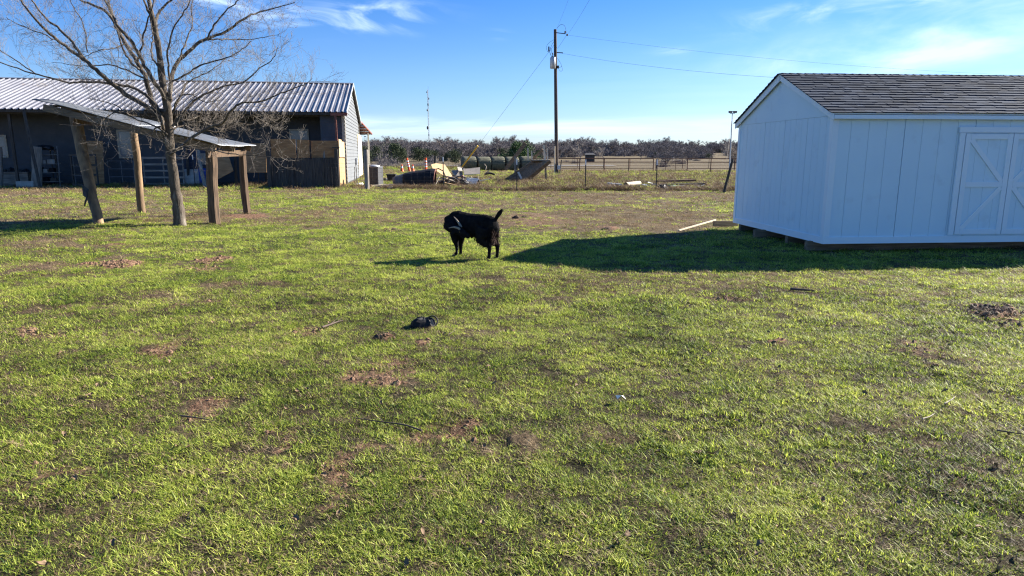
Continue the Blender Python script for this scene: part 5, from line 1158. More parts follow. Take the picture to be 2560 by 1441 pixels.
# ---------------------------------------------------------------- rough yard between fence and pole
def hvac():
    c = at(936, 463, 36.4); c.z = hz(c.x, c.y); t = empty('air_conditioner', c, 'dark grey louvred outdoor air conditioner unit beside the barn end', 'air conditioner', rz=R(-9))
    w, h = .74, 1.02; b = MB(); b.box((0,0,.04), (w,w,.08)); b.box((0,0,h-.05), (w,w,.08))
    for sx in (-1,1):
        for sy in (-1,1): b.box((sx*(w/2-.03), sy*(w/2-.03), h/2), (.058,.058,h-.14))
    b.build('casing', MT['ac_grey'], t, local=True)
    b = MB(); b.box((0,0,h/2), (w-.12,w-.12,h-.16)); b.build('coil', MT['dark_metal'], t, local=True)
    b = MB()
    for k in range(22):
        z = .1+k*(h-.2)/21
        for s in (-1,1): b.box((0, s*(w/2-.012), z), (w-.12,.016,.018), (s*.5,0,0)); b.box((s*(w/2-.012), 0, z), (.016,w-.12,.018), (0,-s*.5,0))
    b.build('louvres', MT['ac_grey'], t, local=True)
    b = MB(); b.tube([(0,0,h-.01),(0,0,h+.04),(0,0,h+.07)], [.33,.31,.1], 24); b.build('fan_guard', MT['galv'], t, local=True)
    b = MB(); b.box((c.x,c.y,c.z+.02), (1.0,1.0,.09)); tag(b.build('slab', MT['concrete'], loc=c), 'concrete slab under the air conditioner', 'slab')
hvac()
def cone(px, by, ty, Y, label, lean=0):
    c = at(px, by, Y); z0 = hz(c.x, Y); h = at(px, ty, Y).z-z0; t = empty('traffic_cone', (c.x, Y, z0), label, 'traffic cone'); t.rotation_euler = (0, lean, 0)
    r = .16; f = lambda z: r*(1-z/h)+.03
    b = MB(); b.tube([(0,0,.03),(0,0,h*.45),(0,0,h*.45),(0,0,h*.7),(0,0,h)], [f(.03),f(h*.45),f(h*.45),f(h*.7),.03], 14); b.build('cone_body', MT['orange'], t, local=True)
    b = MB(); b.box((0,0,.02), (.4,.4,.04)); b.build('base', MT['orange'], t, local=True)
    b = MB(); b.tube([(0,0,h*.5),(0,0,h*.72)], [f(h*.5)+.006,f(h*.72)+.006], 14, cap=False); b.build('reflective_band', MT['reflect'], t, local=True)
def tubecone(px, by, ty, Y, label, lean=0):
    c = at(px, by, Y); z0 = hz(c.x, Y); h = at(px, ty, Y).z-z0; t = empty('channelizer_post', (c.x, Y, z0), label, 'traffic post'); t.rotation_euler = (0, lean, 0)
    b = MB(); b.tube([(0,0,.02),(0,0,.1),(0,0,h*.9),(0,0,h*.93),(0,0,h)], [.14,.12,.09,.10,.10], 12); b.build('tube_body', MT['orange'], t, local=True)
    for k in range(3):
        z = h*(.35+.18*k); b = MB(); b.tube([(0,0,z),(0,0,z+h*.10)], .122-.012*k, 12, cap=False); b.build('reflective_band', MT['reflect'], t, local=True)
cone(1005, 428, 411, 66, 'orange traffic cone farthest left on the grass by the road')
cone(1032, 427, 411, 66, 'orange traffic cone just right of the leaning striped post')
tubecone(1024, 424, 395, 68, 'leaning orange and white traffic post beside a small cone', -.18)
tubecone(1065, 425, 395, 66, 'upright orange and white traffic post behind the black tub')
loose_post('thin_stake', 'thin bare stake standing beside the leaning traffic post', (1020,424), (1019,375), 68.5, 68.5, .03, 'grey_wood', 'stake')
loose_post('dead_stump', 'dark dead snag standing beyond the plywood sheet', (1087,424), (1088,391), 80, 80, .16, 'dark_wood', 'stump')

def bales():
    proto = None; d0 = Vector((math.cos(R(17)), math.sin(R(17)), 0)); start = at(1172, 424, 71); start.z = 0
    labs = ['round hay bale at the left end of the row, its flat end showing', 'second round hay bale from the left end of the row', 'middle round hay bale of the row behind the debris', 'fourth round hay bale from the left, beside the collapsed deck', 'round hay bale at the right end, behind the leaning beam']
    rnd = random.Random(6); R0 = .74
    for k in range(5):
        c = start + d0*(k*1.52 + (.15 if k == 4 else 0)); c.z = hz(c.x, c.y)
        if proto is None:
            proto = empty('hay_bale', c, labs[0], 'hay bale', 'row of round hay bales', rz=R(17))
            b = MB(); n = 48; prof = [(-.70,.0),(-.70,.4),(-.695,.62),(-.66,.70),(-.58,.735),(-.3,.742),(0,.735),(.3,.742),(.58,.735),(.66,.70),(.695,.62),(.70,.4),(.70,.0)]
            vs = []
            for (x, r) in prof:
                for i in range(n):
                    a = 2*math.pi*i/n; k_ = 1+.022*mnoise.noise(Vector((x*3, math.cos(a)*3, math.sin(a)*3)))*(r>0); sq = .95 if math.sin(a) < -.7 else 1
                    vs.append((x+.03*mnoise.noise(Vector((math.cos(a)*r*5, math.sin(a)*r*5, x))), math.cos(a)*r*k_*1.02, R0-.03+math.sin(a)*r*k_*sq))
            fs = [(j*n+i, j*n+(i+1)%n, (j+1)*n+(i+1)%n, (j+1)*n+i) for j in range(len(prof)-1) for i in range(n)]
            b.add(vs, fs, True); b.build('hay_roll', MT['hay'], proto, local=True)
            b = MB(); vs = []; 
            for j, x in enumerate((-.66,-.4,-.1,.2,.45,.66)):
                for i in range(n): a = 2*math.pi*i/n + .0; r = .752; vs.append((x+.03*math.sin(3*a), math.cos(a)*r*1.02, R0-.03+math.sin(a)*r*(.95 if math.sin(a) < -.7 else 1)))
            fs = [(j*n+i, j*n+(i+1)%n, (j+1)*n+(i+1)%n, (j+1)*n+i) for j in range(5) for i in range(n) if math.sin(2*math.pi*i/n) < .45+.3*math.sin(i*2.3)]
            b.add(vs, fs, True); b.build('net_wrap', MT['net_wrap'], proto, local=True)
        else:
            t = proto.copy(); COL.objects.link(t); t.location = c; t['label'] = labs[k]
            for ch in list(proto.children):
                q = ch.copy(); COL.objects.link(q); q.parent = t
            t.rotation_euler = (rnd.uniform(-.15,.15)*0, 0, R(17)+rnd.uniform(-.06,.06)); t.scale = (1, 1, rnd.uniform(.96,1.02))
bales()

def deck():
    Y = 42.5; t = empty('collapsed_deck', at(1320, 452, Y), 'collapsed wooden deck tilted up on posts beside the utility pole', 'deck')
    t.location.z = 0
    def p(x, y, dY=0): return at(x, y, Y+dY)
    # sloping plank surface: boards run up the slope
    a0, a1, b0, b1 = p(1264,449,-.3), p(1331,402,.2), p(1312,452,-.9), p(1374,402,-1.2)
    n = 9
    for k in range(n):
        u0 = k/n+.006; u1 = (k+1)/n-.006; q = [a0.lerp(b0,u0), a0.lerp(b0,u1), a1.lerp(b1,u1), a1.lerp(b1,u0)]
        b = MB(); b.prism(q, (0,0,.035)); b.build('deck_board', MT['old_wood_x'], t)
    for (s, e) in (((1262,452),(1333,406)), ((1285,455),(1352,408)), ((1310,458),(1376,404))):
        b = MB(); b.beam(p(*s,-.5), p(*e,-.3), .05, .19); b.build('joist', MT['old_wood_x'], t)
    b = MB(); b.box((p(1352,401,-.2)), (1.1,1.2,.04)); b.build('platform', MT['grey_wood_x'], t)
    for (s, e, r, m) in (((1288,452),(1288,392),.11,'grey_wood'), ((1330,444),(1330,408),.09,'dark_wood'), ((1365,432),(1364,404),.10,'grey_wood'), ((1300,448),(1296,428),.09,'grey_wood')):
        a = p(*s,.1); a.z = -.05; b = MB(); b.beam(a, p(*e,.1), r, r, up=(0,1,0)); b.build('post', MT[m], t)
    for (s, e, r) in (((1320.5,402),(1319.5,370),.085), ((1330,400),(1329,377),.08), ((1362,402),(1360,363),.12), ((1369,400),(1368,371),.09)):
        b = MB(); b.beam(p(*s,.2), p(*e,.2), r, r, up=(0,1,0)); b.build('upright', MT['pale_wood'], t)
    b = MB(); b.beam(p(1361,371,.2), p(1369,371,.2), .05, .07); b.build('crosspiece', MT['dark_wood'], t)
    for (s, e, w, lab) in (((1264,424),(1314,358),.24,'long dark beam leaning steeply left of the deck uprights'), ((1328,402),(1358,375),.16,'shorter dark beam leaning between the pale deck uprights')):
        b = MB(); b.beam(p(*s,.5), p(*e,.3), w, .08, up=(0,1,0)); tag(b.build('leaning_beam', MT['old_wood_x'], loc=p(*s,.5)), lab, 'beam')
    q = MB(); q.prism([p(1298,430,-1.1), p(1306,446,-1.1), p(1302,449,-1.1), p(1293,431,-1.1)], (0,.04,0)); tag(q.build('torn_sheet', MT['galv'], loc=p(1300,449,-1.1)), 'pale torn strip hanging from the collapsed deck', 'scrap')
deck()
def debris():
    Y = 35.6
    def p(x, y, dY=0): return at(x, y, Y+dY)
    # large black shell on its side
    t = empty('black_tub', (p(1050,466).x, Y, 0), 'large black plastic shell lying on its side behind the fence', 'tub')
    def sect(x, yb, yt, w, lean):
        b_ = p(x, yb); tz = p(x, yt).z; z0 = max(b_.z, 0); out = []
        for k in range(11):
            q = k/10; a = math.pi*q; out.append(Vector((b_.x+lean*math.sin(a)*.3, Y-.1+w/2-w/2*math.cos(a)*1.0-w*.25, z0+(tz-z0)*(math.sin(a)**.55))))
        return out
    S_ = [sect(1011,467,437,.9,-.3), sect(1014,468,434,1.1,-.1), sect(1040,468,429,1.2,0), sect(1062,467,426,1.2,0), sect(1078,467,423,1.25,.1), sect(1085,466,424,1.1,.3)]
    b = MB(); n = 11; vs = [q for s in S_ for q in s]
    b.add(vs, [(j*n+i, j*n+i+1, (j+1)*n+i+1, (j+1)*n+i) for j in range(len(S_)-1) for i in range(n-1)]+[tuple(range(n))]); o = b.build('shell', MT['black_plastic'], t); md = o.modifiers.new('th','SOLIDIFY'); md.thickness = .03
    b = MB(); b.tube(S_[-1], .035, 6); b.build('rim', MT['red_steel'], t)
    b = MB(); b.tube([p(1013,463,-.1), p(1024,458,-.15), p(1013,452,-.1)], .02, 5); b.build('seam', MT['galv'], t)
    S2 = [sect(985,466,446,.6,-.2), sect(990,466,441,.8,0), sect(1009,466,436,.9,0)]
    b = MB(); vs = [q for s in S2 for q in s]; b.add(vs, [(j*n+i, j*n+i+1, (j+1)*n+i+1, (j+1)*n+i) for j in range(2) for i in range(n-1)]+[tuple(range(n))]); o = b.build('black_box', MT['ac_grey'], loc=p(1000,466)); tag(o, 'smaller dark grey shell lying left of the large black one', 'tub'); md = o.modifiers.new('th','SOLIDIFY'); md.thickness = .03
    # torn plywood standing behind
    pn = Vector((.42,-.45,.79)).normalized(); P = [on_plane(x, y, p(1100,436,.6), pn) for x, y in ((1078,412),(1090,408),(1112,412),(1119,422),(1131,441),(1118,444),(1105,437),(1092,428),(1083,425))]
    b = MB(); b.prism(P, pn*-.02); tag(b.build('torn_plywood', MT['plywood_bright'], loc=P[4]), 'torn bright tan plywood sheet propped behind the black shell', 'board')
    b = MB(); b.tube([p(1085,424,.1), p(1097,422,.1), p(1108,428,.0), p(1113,440,-.1)], .03, 5); tag(b.build('bent_liner', MT['rubber'], loc=p(1113,440)), 'bent black strip arching out of the open black shell', 'scrap')
    pts = [((1158,424),(1200,420),(1200,436),(1160,438),'grey board slab lying behind the red machine',MT['grey_wood_x'],3.0), ((1128,428),(1156,426),(1157,440),(1136,441),'pale grey board slab left of the red machine',MT['grey_wood_x'],3.2), ((1143,419),(1154,421),(1156,429),(1146,428),'small pinkish board standing behind the grey slabs',MT['frame_tan'],3.5)]
    for a, b1, c, d_, lab, m, dy in pts:
        q = MB(); q.prism([p(*a,dy+1), p(*b1,dy+1), p(*c,dy-.2), p(*d_,dy-.2)], (0,.03,.03)); tag(q.build('board_slab', m, loc=p(*d_,dy)), lab, 'board')
    # red garden machine
    c = p(1170, 441, 2.6); c.z = 0; t = empty('garden_machine', c, 'small red wheeled garden machine among the scrap boards', 'machine')
    b = MB(); b.box((c.x, c.y, .22), (.55,.4,.12)); b.prism([(c.x-.45,c.y-.15,.28),(c.x-.2,c.y-.15,.28),(c.x-.3,c.y-.15,.5),(c.x-.45,c.y-.15,.46)], (0,.3,0)); b.build('chassis', MT['red_paint'], t)
    for x in (-.36,.42):
        b = MB(); b.tube([(c.x+x,c.y-.3,.2),(c.x+x,c.y-.2,.2)], [.2,.2], 16); w = b.build('wheel', MT['rubber'], t); b = MB(); b.tube([(c.x+x,c.y-.31,.2),(c.x+x,c.y-.295,.2)], .1, 12); b.build('hub', MT['red_paint'], w)
    b = MB(); b.box((c.x+.56,c.y-.1,.25), (.05,.1,.4)); b.build('handle', MT['pale_wood'], t)
    rnd = random.Random(9)
    names = ['grey', 'dark', 'pale', 'tan']; mts = [MT['grey_wood_x'], MT['dark_wood'], MT['pale_wood'], MT['tan_wood']]
    crushed('debris_mound', 'low dark mound of broken scrap between the black shell and red machine', 'debris heap', tuple(at(1136, 458, 37.6).xy)+(0,), (1.25,.8,.32), MT['clod'], 77, 4)
    for k in range(44):
        x = rnd.gauss(1140, 24); y = rnd.uniform(440, 464); dY = (464-y)*.12; ln = rnd.uniform(.3,1.3); a = rnd.uniform(-.5,.5) if rnd.random() < .7 else rnd.uniform(-1.5,1.5)
        q = at(x, y, 34.6+dY*1.6+1.0); z = abs(rnd.gauss(0,.10))+.05+.32*math.exp(-((x-1134)/22)**2); q.z = z; i = rnd.randrange(4)
        d_ = Vector((math.cos(a), math.sin(a), rnd.uniform(-.25,.35)))*ln/2
        b = MB(); lo = q-d_; hi = q+d_; lo.z = max(lo.z,.02); b.beam(lo, hi, rnd.uniform(.05,.14), rnd.uniform(.02,.05)); tag(b.build('scrap_board', mts[i], loc=q), 'short %s scrap board in the heap right of the black shell' % names[i], 'board', '%s scrap boards in the heap' % names[i])
    for k in range(7):
        q = at(rnd.gauss(1135,18), rnd.uniform(450,462), 36+rnd.uniform(0,1.6)); q.z = 0
        crushed('rubble_clump', 'dark clump of rubble in the heap right of the black shell', 'rubble', (q.x,q.y,0), (rnd.uniform(.2,.5),.3,rnd.uniform(.12,.3)), MT[('tarp','clod','dark_metal')[k%3]], k+20, 2, group='dark rubble clumps in the scrap heap')
    for (s, e, w, m, lab, dy) in (((1088,464),(1098,443),.16,'pale_wood','pale board leaning at the open end of the black shell',-.3), ((1158,441),(1178,448),.09,'pale_wood','pale narrow plank lying below the red machine',1.2), ((1165,447),(1200,450),.06,'galv','thin silvery rail lying right of the scrap heap',1.0),
       ((1140,414),(1165,424),.07,'pale_wood','pale pole sticking up left across the grey slabs',3.0), ((1112,457),(1150,468),.30,'tan_wood','wide brown board lying flat in front of the scrap heap',-.4), ((1045,470),(1075,466),.15,'pale_wood','pale flat board in the grass before the black shell',-.6), ((1200,452),(1225,447),.05,'galv','bent thin pipe at the far right of the scrap heap',.6)):
        b = MB(); A_ = p(*s,dy); B_ = p(*e,dy); A_.z = max(A_.z,.03); B_.z = max(B_.z,.03); b.beam(A_, B_, w, .03); tag(b.build('plank', MT[m], loc=A_), lab, 'plank')
    c = at(1177, 455, 37); c.z = .05; b = MB(); b.prism([c+Vector((-.30,-.3,.02)), c+Vector((.3,-.3,.0)), c+Vector((.4,.3,.28)), c+Vector((-.2,.3,.34))], (0,0,.02)); tag(b.build('blue_grey_sheet', MT['navy2'], loc=c), 'bluish sheet lying tilted on the right of the scrap heap', 'sheet')
    # arched tyre/hose mound, small items
    c = at(1224, 437, 52); c.z = 0; b = MB(); P = [Vector((c.x+.42*math.cos(a), c.y+.1*math.sin(2*a), .0+.28*math.sin(a))) for a in [math.pi*i/14 for i in range(15)]]; b.tube(P, .06, 8); b.tube([q+Vector((0,.16,0))-UZ*.05 for q in P[1:-1]], .06, 8); tag(b.build('old_tyre', MT['rubber'], loc=c), 'half sunken dark tyre arching out of the dry grass', 'tyre')
    b = MB(); b.tube([at(1214,425,55), at(1216,417,55), at(1211,410,55)], [.04,.03,.02], 5); b.tube([at(1212,435,54), at(1221,428,54), at(1226,424,54)], [.05,.04,.02], 5); tag(b.build('dead_branch', MT['pale_twig'], loc=at(1214,435,54)), 'pale dead branch poking up before the hay bales', 'branch')
    c = at(979, 448, 43); c.z = 0; t_ = empty('planter_pot', c, 'small dark square pot left of the dark grey shell', 'pot')
    b = MB(); b.prism([(c.x-.22,c.y-.2,0),(c.x+.22,c.y-.2,0),(c.x+.27,c.y-.2,.4),(c.x-.27,c.y-.2,.4)], (0,.45,0)); b.build('body', MT['rubber'], t_)
    b = MB(); b.box((c.x,c.y+.02,.41), (.60,.52,.05)); b.build('rim', MT['dark_metal'], t_)
    for i, (px, py, lab, m, sz) in enumerate(((971,452,'whitish rag bundle on the ground beside the dark pot','white_plastic',.2), (961,452,'dark lump on the ground right of the air conditioner','rubber',.22), (976,471,'round white plastic jug in the grass before the fence','white_plastic',.17), (898,463,'crumpled white sheet on the ground by the barn end','white_plastic',.3))):
        c = G(px, py) if i != 2 else G(px, 472); crushed('litter', lab, 'litter', (c.x,c.y,hz(c.x,c.y)), (sz,sz*.7,sz*(.8 if i < 3 else .4)), MT[m], 40+i, 2)
    b = MB(); a = G(930,467); c = G(978,466); b.beam(a+UZ*.05, c+UZ*.08, .35, .04); tag(b.build('flat_board', MT['pale_wood'], loc=a), 'pale board lying flat in front of the air conditioner', 'plank')
    b = MB(); a = G(945,470); c = G(1010,467.5); b.beam(a+UZ*.05, c+UZ*.14, .5, .05); tag(b.build('black_sheet', MT['tarp'], loc=a), 'long flat black sheet on the ground left of the dark shells', 'sheet')
    # right: pale log, sheet pile
    a = at(1565, 467, 34.5); a.z = .14; c = at(1598, 462, 35.6); c.z = .16; b = MB(); b.tube([a, a.lerp(c,.5), c], [.115,.12,.125], 16, cap=False); b.tube([c,a.lerp(c,.5),a], [.10,.10,.095], 16, cap=False); tag(b.build('pipe_section', MT['pale_wood'], loc=a), 'pale hollow log lying in the dry grass beyond the fence', 'log')
    for i, (x0, y0, x1, y1, w, m, lab) in enumerate(((1520,463,1552,468,.16,'galv','thin pale plank left of the hollow log'), (1645,462,1735,460,.30,'rust','long dark rusty beam lying on the pile of old tin'), (1650,467,1760,465,.25,'dark_wood','dark timber lying along the front of the tin pile'))):
        a = G(x0,y0); c = G(x1,y1); b = MB(); b.beam(a+UZ*(.08+.1*(i==1)), c+UZ*(.1+.1*(i==1)), w, .10); tag(b.build('fallen_beam', MT[m], loc=a), lab, 'beam')
    for k in range(16):
        c = G(rnd.uniform(1600,1760), rnd.uniform(462,470)); c.z = rnd.uniform(.03,.12); b = MB(); w = rnd.uniform(.15,.5)
        m = ('teal','galv','white_plastic','dark_metal')[k%4]; lab = ('blue-green','silvery','white','dark')[k%4]
        b.box(c, (w, rnd.uniform(.1,.3), .012), (rnd.uniform(-.4,.4), rnd.uniform(-.3,.3), rnd.random()*3)); tag(b.build('scrap_piece', MT[m], loc=c), 'small %s scrap sheet in the flat pile right of the hollow log' % lab, 'scrap', '%s scrap sheets in the flat pile' % lab)
    for k in range(9):
        c = G(rnd.uniform(1370,1430), rnd.uniform(455,465)); c.z = .03; b = MB(); b.box(c, (rnd.uniform(.15,.35), rnd.uniform(.1,.2), .015), (rnd.uniform(-.3,.3), rnd.uniform(-.2,.2), rnd.random()*3)); tag(b.build('scrap_piece', MT['galv'], loc=c), 'small pale scrap sheet in the grass in front of the utility pole', 'scrap', 'pale scraps before the utility pole')
    crushed('dark_bag', 'dark crumpled bag at the foot of the second fence post from the shed', 'bag', tuple(G(1654,476)), (.24,.2,.26), MT['tarp'], 61, 2)
    crushed('litter', 'small white scrap lying under the fence near the leaning post', 'litter', tuple(G(1722,483)), (.09,.06,.05), MT['white_plastic'], 62, 2)
MT['red_paint'] = mat('red_paint', (0.13,0.018,0.016), rough=.5); MT['navy2'] = mat('slate', (0.06,0.08,0.13), (0.14,0.17,0.22), rough=.5)
debris()

# road strip far left
def road():
    m = mat('road', (0.16,0.15,0.145), (0.24,0.225,0.21), scale=.6, rough=.95)
    b = MB(); n = 60; vs = []
    for i in range(n+1):
        x = -75+ i*90/n; 
        for w in (98, 101, 104): vs.append((x, w + (x+10)*.03, hz(x, w+(x+10)*.03)+.12))
    b.add(vs, [(i*3+k, (i+1)*3+k, (i+1)*3+k+1, i*3+k+1) for i in range(n) for k in range(2)]); tag(b.build('road', m), kind='structure')
road()

# ---------------------------------------------------------------- small things on the lawn
def lawn_bits():
    # overturned black tub fragment
    c = G(1062, 811); c.z = hz(c.x, c.y); t = empty('black_bucket', c, 'crumpled black rubber tub lying alone in the grass', 'tub', rz=.2); t.scale = (.86,.86,.95)
    b = MB(); n = 22; rows = [(0,.155),(.04,.15),(.08,.13),(.10,.10),(.105,.04)]; vs = []
    for (h, r) in rows:
        for i in range(n):
            a = 2*math.pi*i/n; k = 1+.25*mnoise.noise(Vector((math.cos(a)*1.4, math.sin(a)*1.4, h*6))); vs.append((math.cos(a)*r*k*1.0, math.sin(a)*r*k*.7, (h-.01)*(1+.35*mnoise.noise(Vector((math.cos(a)*2+4, math.sin(a)*2, 1))))))
    b.add(vs, [(j*n+i, j*n+(i+1)%n, (j+1)*n+(i+1)%n, (j+1)*n+i) for j in range(len(rows)-1) for i in range(n)]+[tuple(range(4*n,5*n))], False); b.build('tub_shell', MT['black_plastic'], t, local=True)
    b = MB(); P = [Vector((.085+.055*math.cos(a), -.03+.03*math.sin(a), .065+.05*math.sin(a))) for a in [2*math.pi*i/14 for i in range(15)]]; b.tube(P, .008, 6); b.build('rim', MT['rubber'], t, local=True)
    b = MB(); b.prism([Vector((.055,-.085,.03)), Vector((.105,-.075,.015)), Vector((.085,-.07,.085)), Vector((.06,-.075,.095))], (0,.004,0)); b.build('torn_edge', MT['ac_grey'], t, local=True)
    def clod(px, py, w, h, k, lab='dark soil clod in the grass', m='clod', name='soil_clod', cat='clod', grp=None):
        c = G(px, py); s = w/F*c.y; crushed(name, lab, cat, (c.x, c.y, hz(c.x, c.y)), (s, s*.8, h/F*c.y), MT[m], k, 2, group=grp)
    clod(1098, 803, 9, 9, 1, 'small dark dung clump touching the right side of the black tub')
    for i, (x, y, w, h) in enumerate(((945,846,12,14),(958,842,7,8),(985,835,10,10),(1022,840,10,12),(1035,848,10,9),(1050,853,12,9),(1068,853,9,9),(1075,828,9,8),(1187,825,6,7),(1142,822,5,7),(1247,820,6,6),(1110,862,14,6))):
        clod(x, y, w, h, 3+i, 'brown soil clod in the scatter below the black tub', grp='soil clods scattered below the black tub')
    for i, (x, y, w, h) in enumerate(((1213,660,7,6),(1222,658,7,8),(1231,655,7,6),(1202,657,4,4))):
        clod(x, y, w, h, 30+i, 'black dung clump beside the hind hoof of the goat', grp='dung clumps at the goat hind hoof')
    clod(2075, 836, 9, 6, 50, 'small black lump on the bright grass right of centre')
    for i, (x, y, w, h) in enumerate(((2465,778,18,12),(2488,786,16,10),(2510,782,16,9),(2475,790,14,7))): clod(x, y, w, h, 60+i, 'dark soil lump of the molehill near the right edge', grp='lumps of the molehill near the right edge')
    for i, (x, y, w, h) in enumerate(((2535,818,12,8),(2555,820,10,7))): clod(x, y, w, h, 66+i, 'dark lump below the molehill at the right edge', grp='lumps below the right edge molehill')
    for i, (x, y, w, h) in enumerate(((2160,920,9,8),(2170,938,9,8),(2315,920,9,10),(2330,932,10,7),(2350,940,12,6),(2240,1040,7,6),(1945,860,10,5))): clod(x, y, w, h, 70+i, 'brown clod in the loose soil right of centre', grp='brown clods right of centre')
    clod(238, 940, 7, 7, 80, 'lone grey clod on the grass at lower left'); clod(628, 886, 8, 6, 81, 'pale clod on the grass below the straw patch')
    clod(1290, 552, 10, 8, 83, 'dark clod on the bare patch behind the goat'); clod(1310, 548, 8, 6, 84, 'small grey clod on the bare patch behind the goat')
    clod(1518, 577, 14, 6, 85, 'low dark grass clump midway between goat and shed'); clod(985, 577, 10, 4, 86, 'flat dark clod left of the goat')
    # sticks
    def stick(lab, pts, r, m='twig_dark', h=.02, name='stick'):
        P = []
        for (x, y) in pts: c = G(x, y); c.z = hz(c.x, c.y)+h; P.append(c)
        b = MB(); Q = smooth_path(P, 3); b.tube(Q, [r*(1-.6*i/(len(Q)-1)) for i in range(len(Q))], 6)
        if len(pts) > 3:
            for k in (1, 2): q = P[-1-k]; b.tube([q, q+(P[-1]-q)*.6+Vector((.0,.05,.02*k))], [r*.4,r*.15], 4)
        tag(b.build(name, MT[m], loc=P[0]), lab, 'stick')
    stick('long dark twig lying across the grass in the centre foreground', [(1055,1080),(1010,1068),(960,1060),(915,1055),(885,1052)], .0065, h=.035)
    stick('dark forked twig lying left of the black tub', [(805,824),(825,815),(842,806),(858,802)], .012, h=.03)
    stick('thin dark stick at left of the bare soil in the foreground', [(450,1040),(490,1050),(535,1058)], .006, h=.03)
    stick('short flat dark stick below the shed shadow', [(1975,727),(2005,729),(2035,731)], .02, h=.03)
    stick('short whitish twig lying at right, upper of two', [(2360,1021),(2375,1013),(2387,1004)], .005, 'pale_stick', .025)
    stick('short whitish twig lying at right, lower of two', [(2305,1061),(2322,1054),(2336,1044)], .0045, 'pale_stick', .022)
    stick('curved brown weed stalk standing right of the black tub', [(1120,851),(1133,842),(1140,833)], .004, h=.05)
    stick('dark twig at the right edge of the foreground', [(2490,1090),(2530,1096),(2570,1102)], .006, h=.03)
    # white plank by the shed, feather
    a = G(1697, 580); c = G(1788, 563); b = MB(); b.beam(a+UZ*.03, c+UZ*.12, .035, .025); tag(b.build('white_plank', MT['pale_wood'], loc=a), 'pale painted plank lying on the grass left of the shed', 'plank')
    a = G(1790, 568); c = G(1850, 568); b = MB(); b.beam(a+Vector((0,.2,.06)), c+Vector((0,.2,.06)), .10, .12); tag(b.build('timber_block', MT['old_wood_x'], loc=a), 'squared brown timber lying at the far left corner of the shed', 'timber')
    c = G(1551, 1000); c.z = hz(c.x,c.y)+.035; b = MB(); b.add([c+Vector(v)*1.7 for v in ((-.018,.012,.012),(-.004,.02,.004),(.012,.006,.012),(.020,-.012,.004),(.002,-.008,.018),(-.012,-.002,.0))], [(0,1,4),(1,2,4),(2,3,4),(0,4,5)]); tag(b.build('paper_scrap', MT['white_plastic'], loc=c), 'small white feather like scrap in the grass at lower centre right', 'scrap')
MT['twig_dark'] = mat('twig_dark', (0.05,0.035,0.028), (0.12,0.09,0.07), scale=20, rough=.85); MT['pale_stick'] = mat('pale_stick', (0.22,0.19,0.15), (0.36,0.32,0.27), scale=20, rough=.8)
lawn_bits()
def dry_leaves():
    protos = []
    for k in range(4):
        rnd = random.Random(k+90); n = 7; L_ = .045; vs = []; 
        for i in range(n):
            t = i/(n-1); w = .013*math.sin(math.pi*min(1,t*1.02+.02))**.7*(1+.3*math.sin(i*2.5+k)); z = .012*math.sin(t*3+k)
            vs += [(t*L_, -w, z+.009), (t*L_, 0, z), (t*L_, w, z+.009*rnd.uniform(.3,1.4))]
        fs = [(i*3+j, (i+1)*3+j, (i+1)*3+j+1, i*3+j+1) for i in range(n-1) for j in range(2)]
        b = MB(); b.add(vs, fs, True); protos.append(mesh_obj('leaf_%d' % k, b, 'leaf'))
    rng = np.random.default_rng(12); n = 420; a = rng.uniform(-R(44), R(44), n); r = rng.uniform(1.4, 9, n); x = r*np.sin(a); y = r*np.cos(a)
    scatter('dry_leaves', protos, np.stack([x, y, height(x, y)+rng.uniform(.008,.035,n)], -1), np.stack([rng.normal(0,.4,n), rng.normal(0,.4,n), rng.uniform(0,6.28,n)], -1), np.repeat(rng.uniform(.4,1.0,n)[:,None], 3, 1), rng.integers(0,4,n), 'scattered curled brown leaves lying in the grass', 'leaves')
dry_leaves()
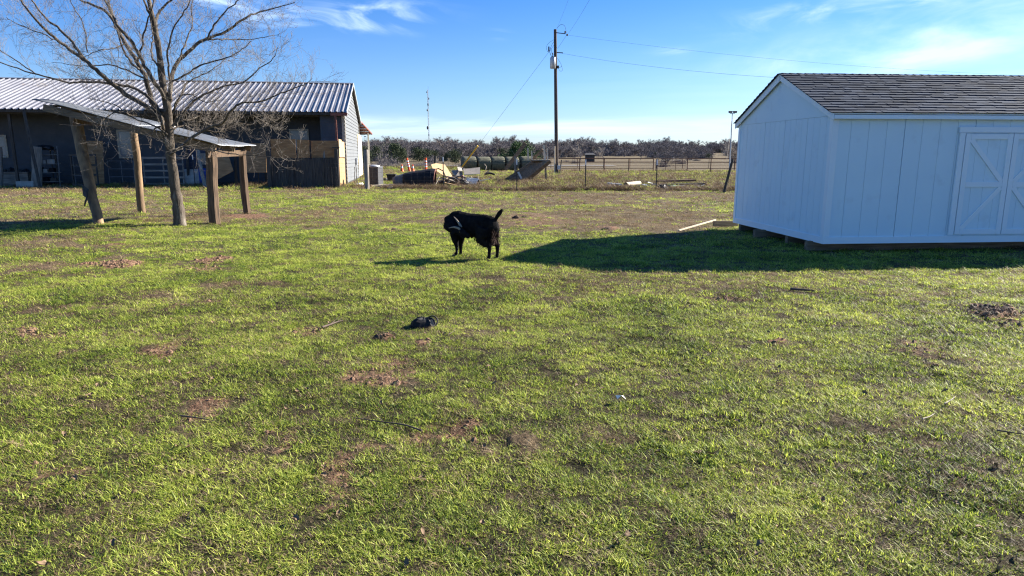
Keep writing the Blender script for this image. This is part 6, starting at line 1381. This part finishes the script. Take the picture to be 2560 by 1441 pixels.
def soil_crumbs():
    protos = []
    for k in range(3):
        b = MB(); rnd = random.Random(k+70); n = 6; vs = []
        for j, z in enumerate((-.3, .3, .8)):
            for i in range(n): a = 6.283*i/n+j*.4; r = (1, .85, .4)[j]*rnd.uniform(.7,1.2); vs.append((r*math.cos(a)*.01, r*math.sin(a)*.01, z*.01*rnd.uniform(.7,1.2)))
        b.add(vs, [(j*n+i, j*n+(i+1)%n, (j+1)*n+(i+1)%n, (j+1)*n+i) for j in range(2) for i in range(n)]+[tuple(range(2*n,3*n))]); protos.append(mesh_obj('crumb_%d' % k, b, 'crumb'))
    rng = np.random.default_rng(22); n = 60000; a = rng.uniform(-R(44), R(44), n); r = np.sqrt(rng.uniform(1.3**2, 12**2, n)); x = r*np.sin(a); y = r*np.cos(a)
    soil = fields(x, y)[0]; ok = rng.random(n) < (soil-.25)*1.3; x, y = x[ok], y[ok]; n = len(x); s = rng.lognormal(-.45, .55, n)*np.clip(np.hypot(x, y)/4, 1, 2)
    scatter('soil_crumbs', protos, np.stack([x, y, height(x, y)], -1), rng.uniform(0, 6.28, (n, 3))*np.array([.1,.1,1]), np.repeat(np.clip(s, .3, 3.2)[:,None], 3, 1), rng.integers(0, 3, n), 'loose crumbs of brown soil on the bare patches of the field', 'soil')
MT['crumb'] = mat('crumb', (0.10,0.055,0.035), (0.30,0.19,0.12), scale=9, rough=.95)
soil_crumbs()

# ---------------------------------------------------------------- labels of look-alikes: say which one by its place
def number_labels():
    from collections import defaultdict
    g = defaultdict(list)
    for o in SC.objects:
        if o.parent is None and o.get('group') and o.get('label'): g[(o['group'], o['label'])].append(o)
    names = ['leftmost', 'second', 'third', 'fourth', 'fifth', 'sixth', 'seventh', 'eighth', 'ninth', 'tenth', 'eleventh', 'twelfth', 'thirteenth', 'fourteenth', 'fifteenth', 'sixteenth', 'seventeenth', 'eighteenth']
    for (gr, lab), os_ in g.items():
        if len(os_) < 2: continue
        os_.sort(key=lambda o: o.location.x/o.location.y)
        for k, o in enumerate(os_):
            o['label'] = lab + (', leftmost' if k == 0 else ', rightmost' if k == len(os_)-1 else ', %s from left' % names[min(k, 17)])
number_labels()
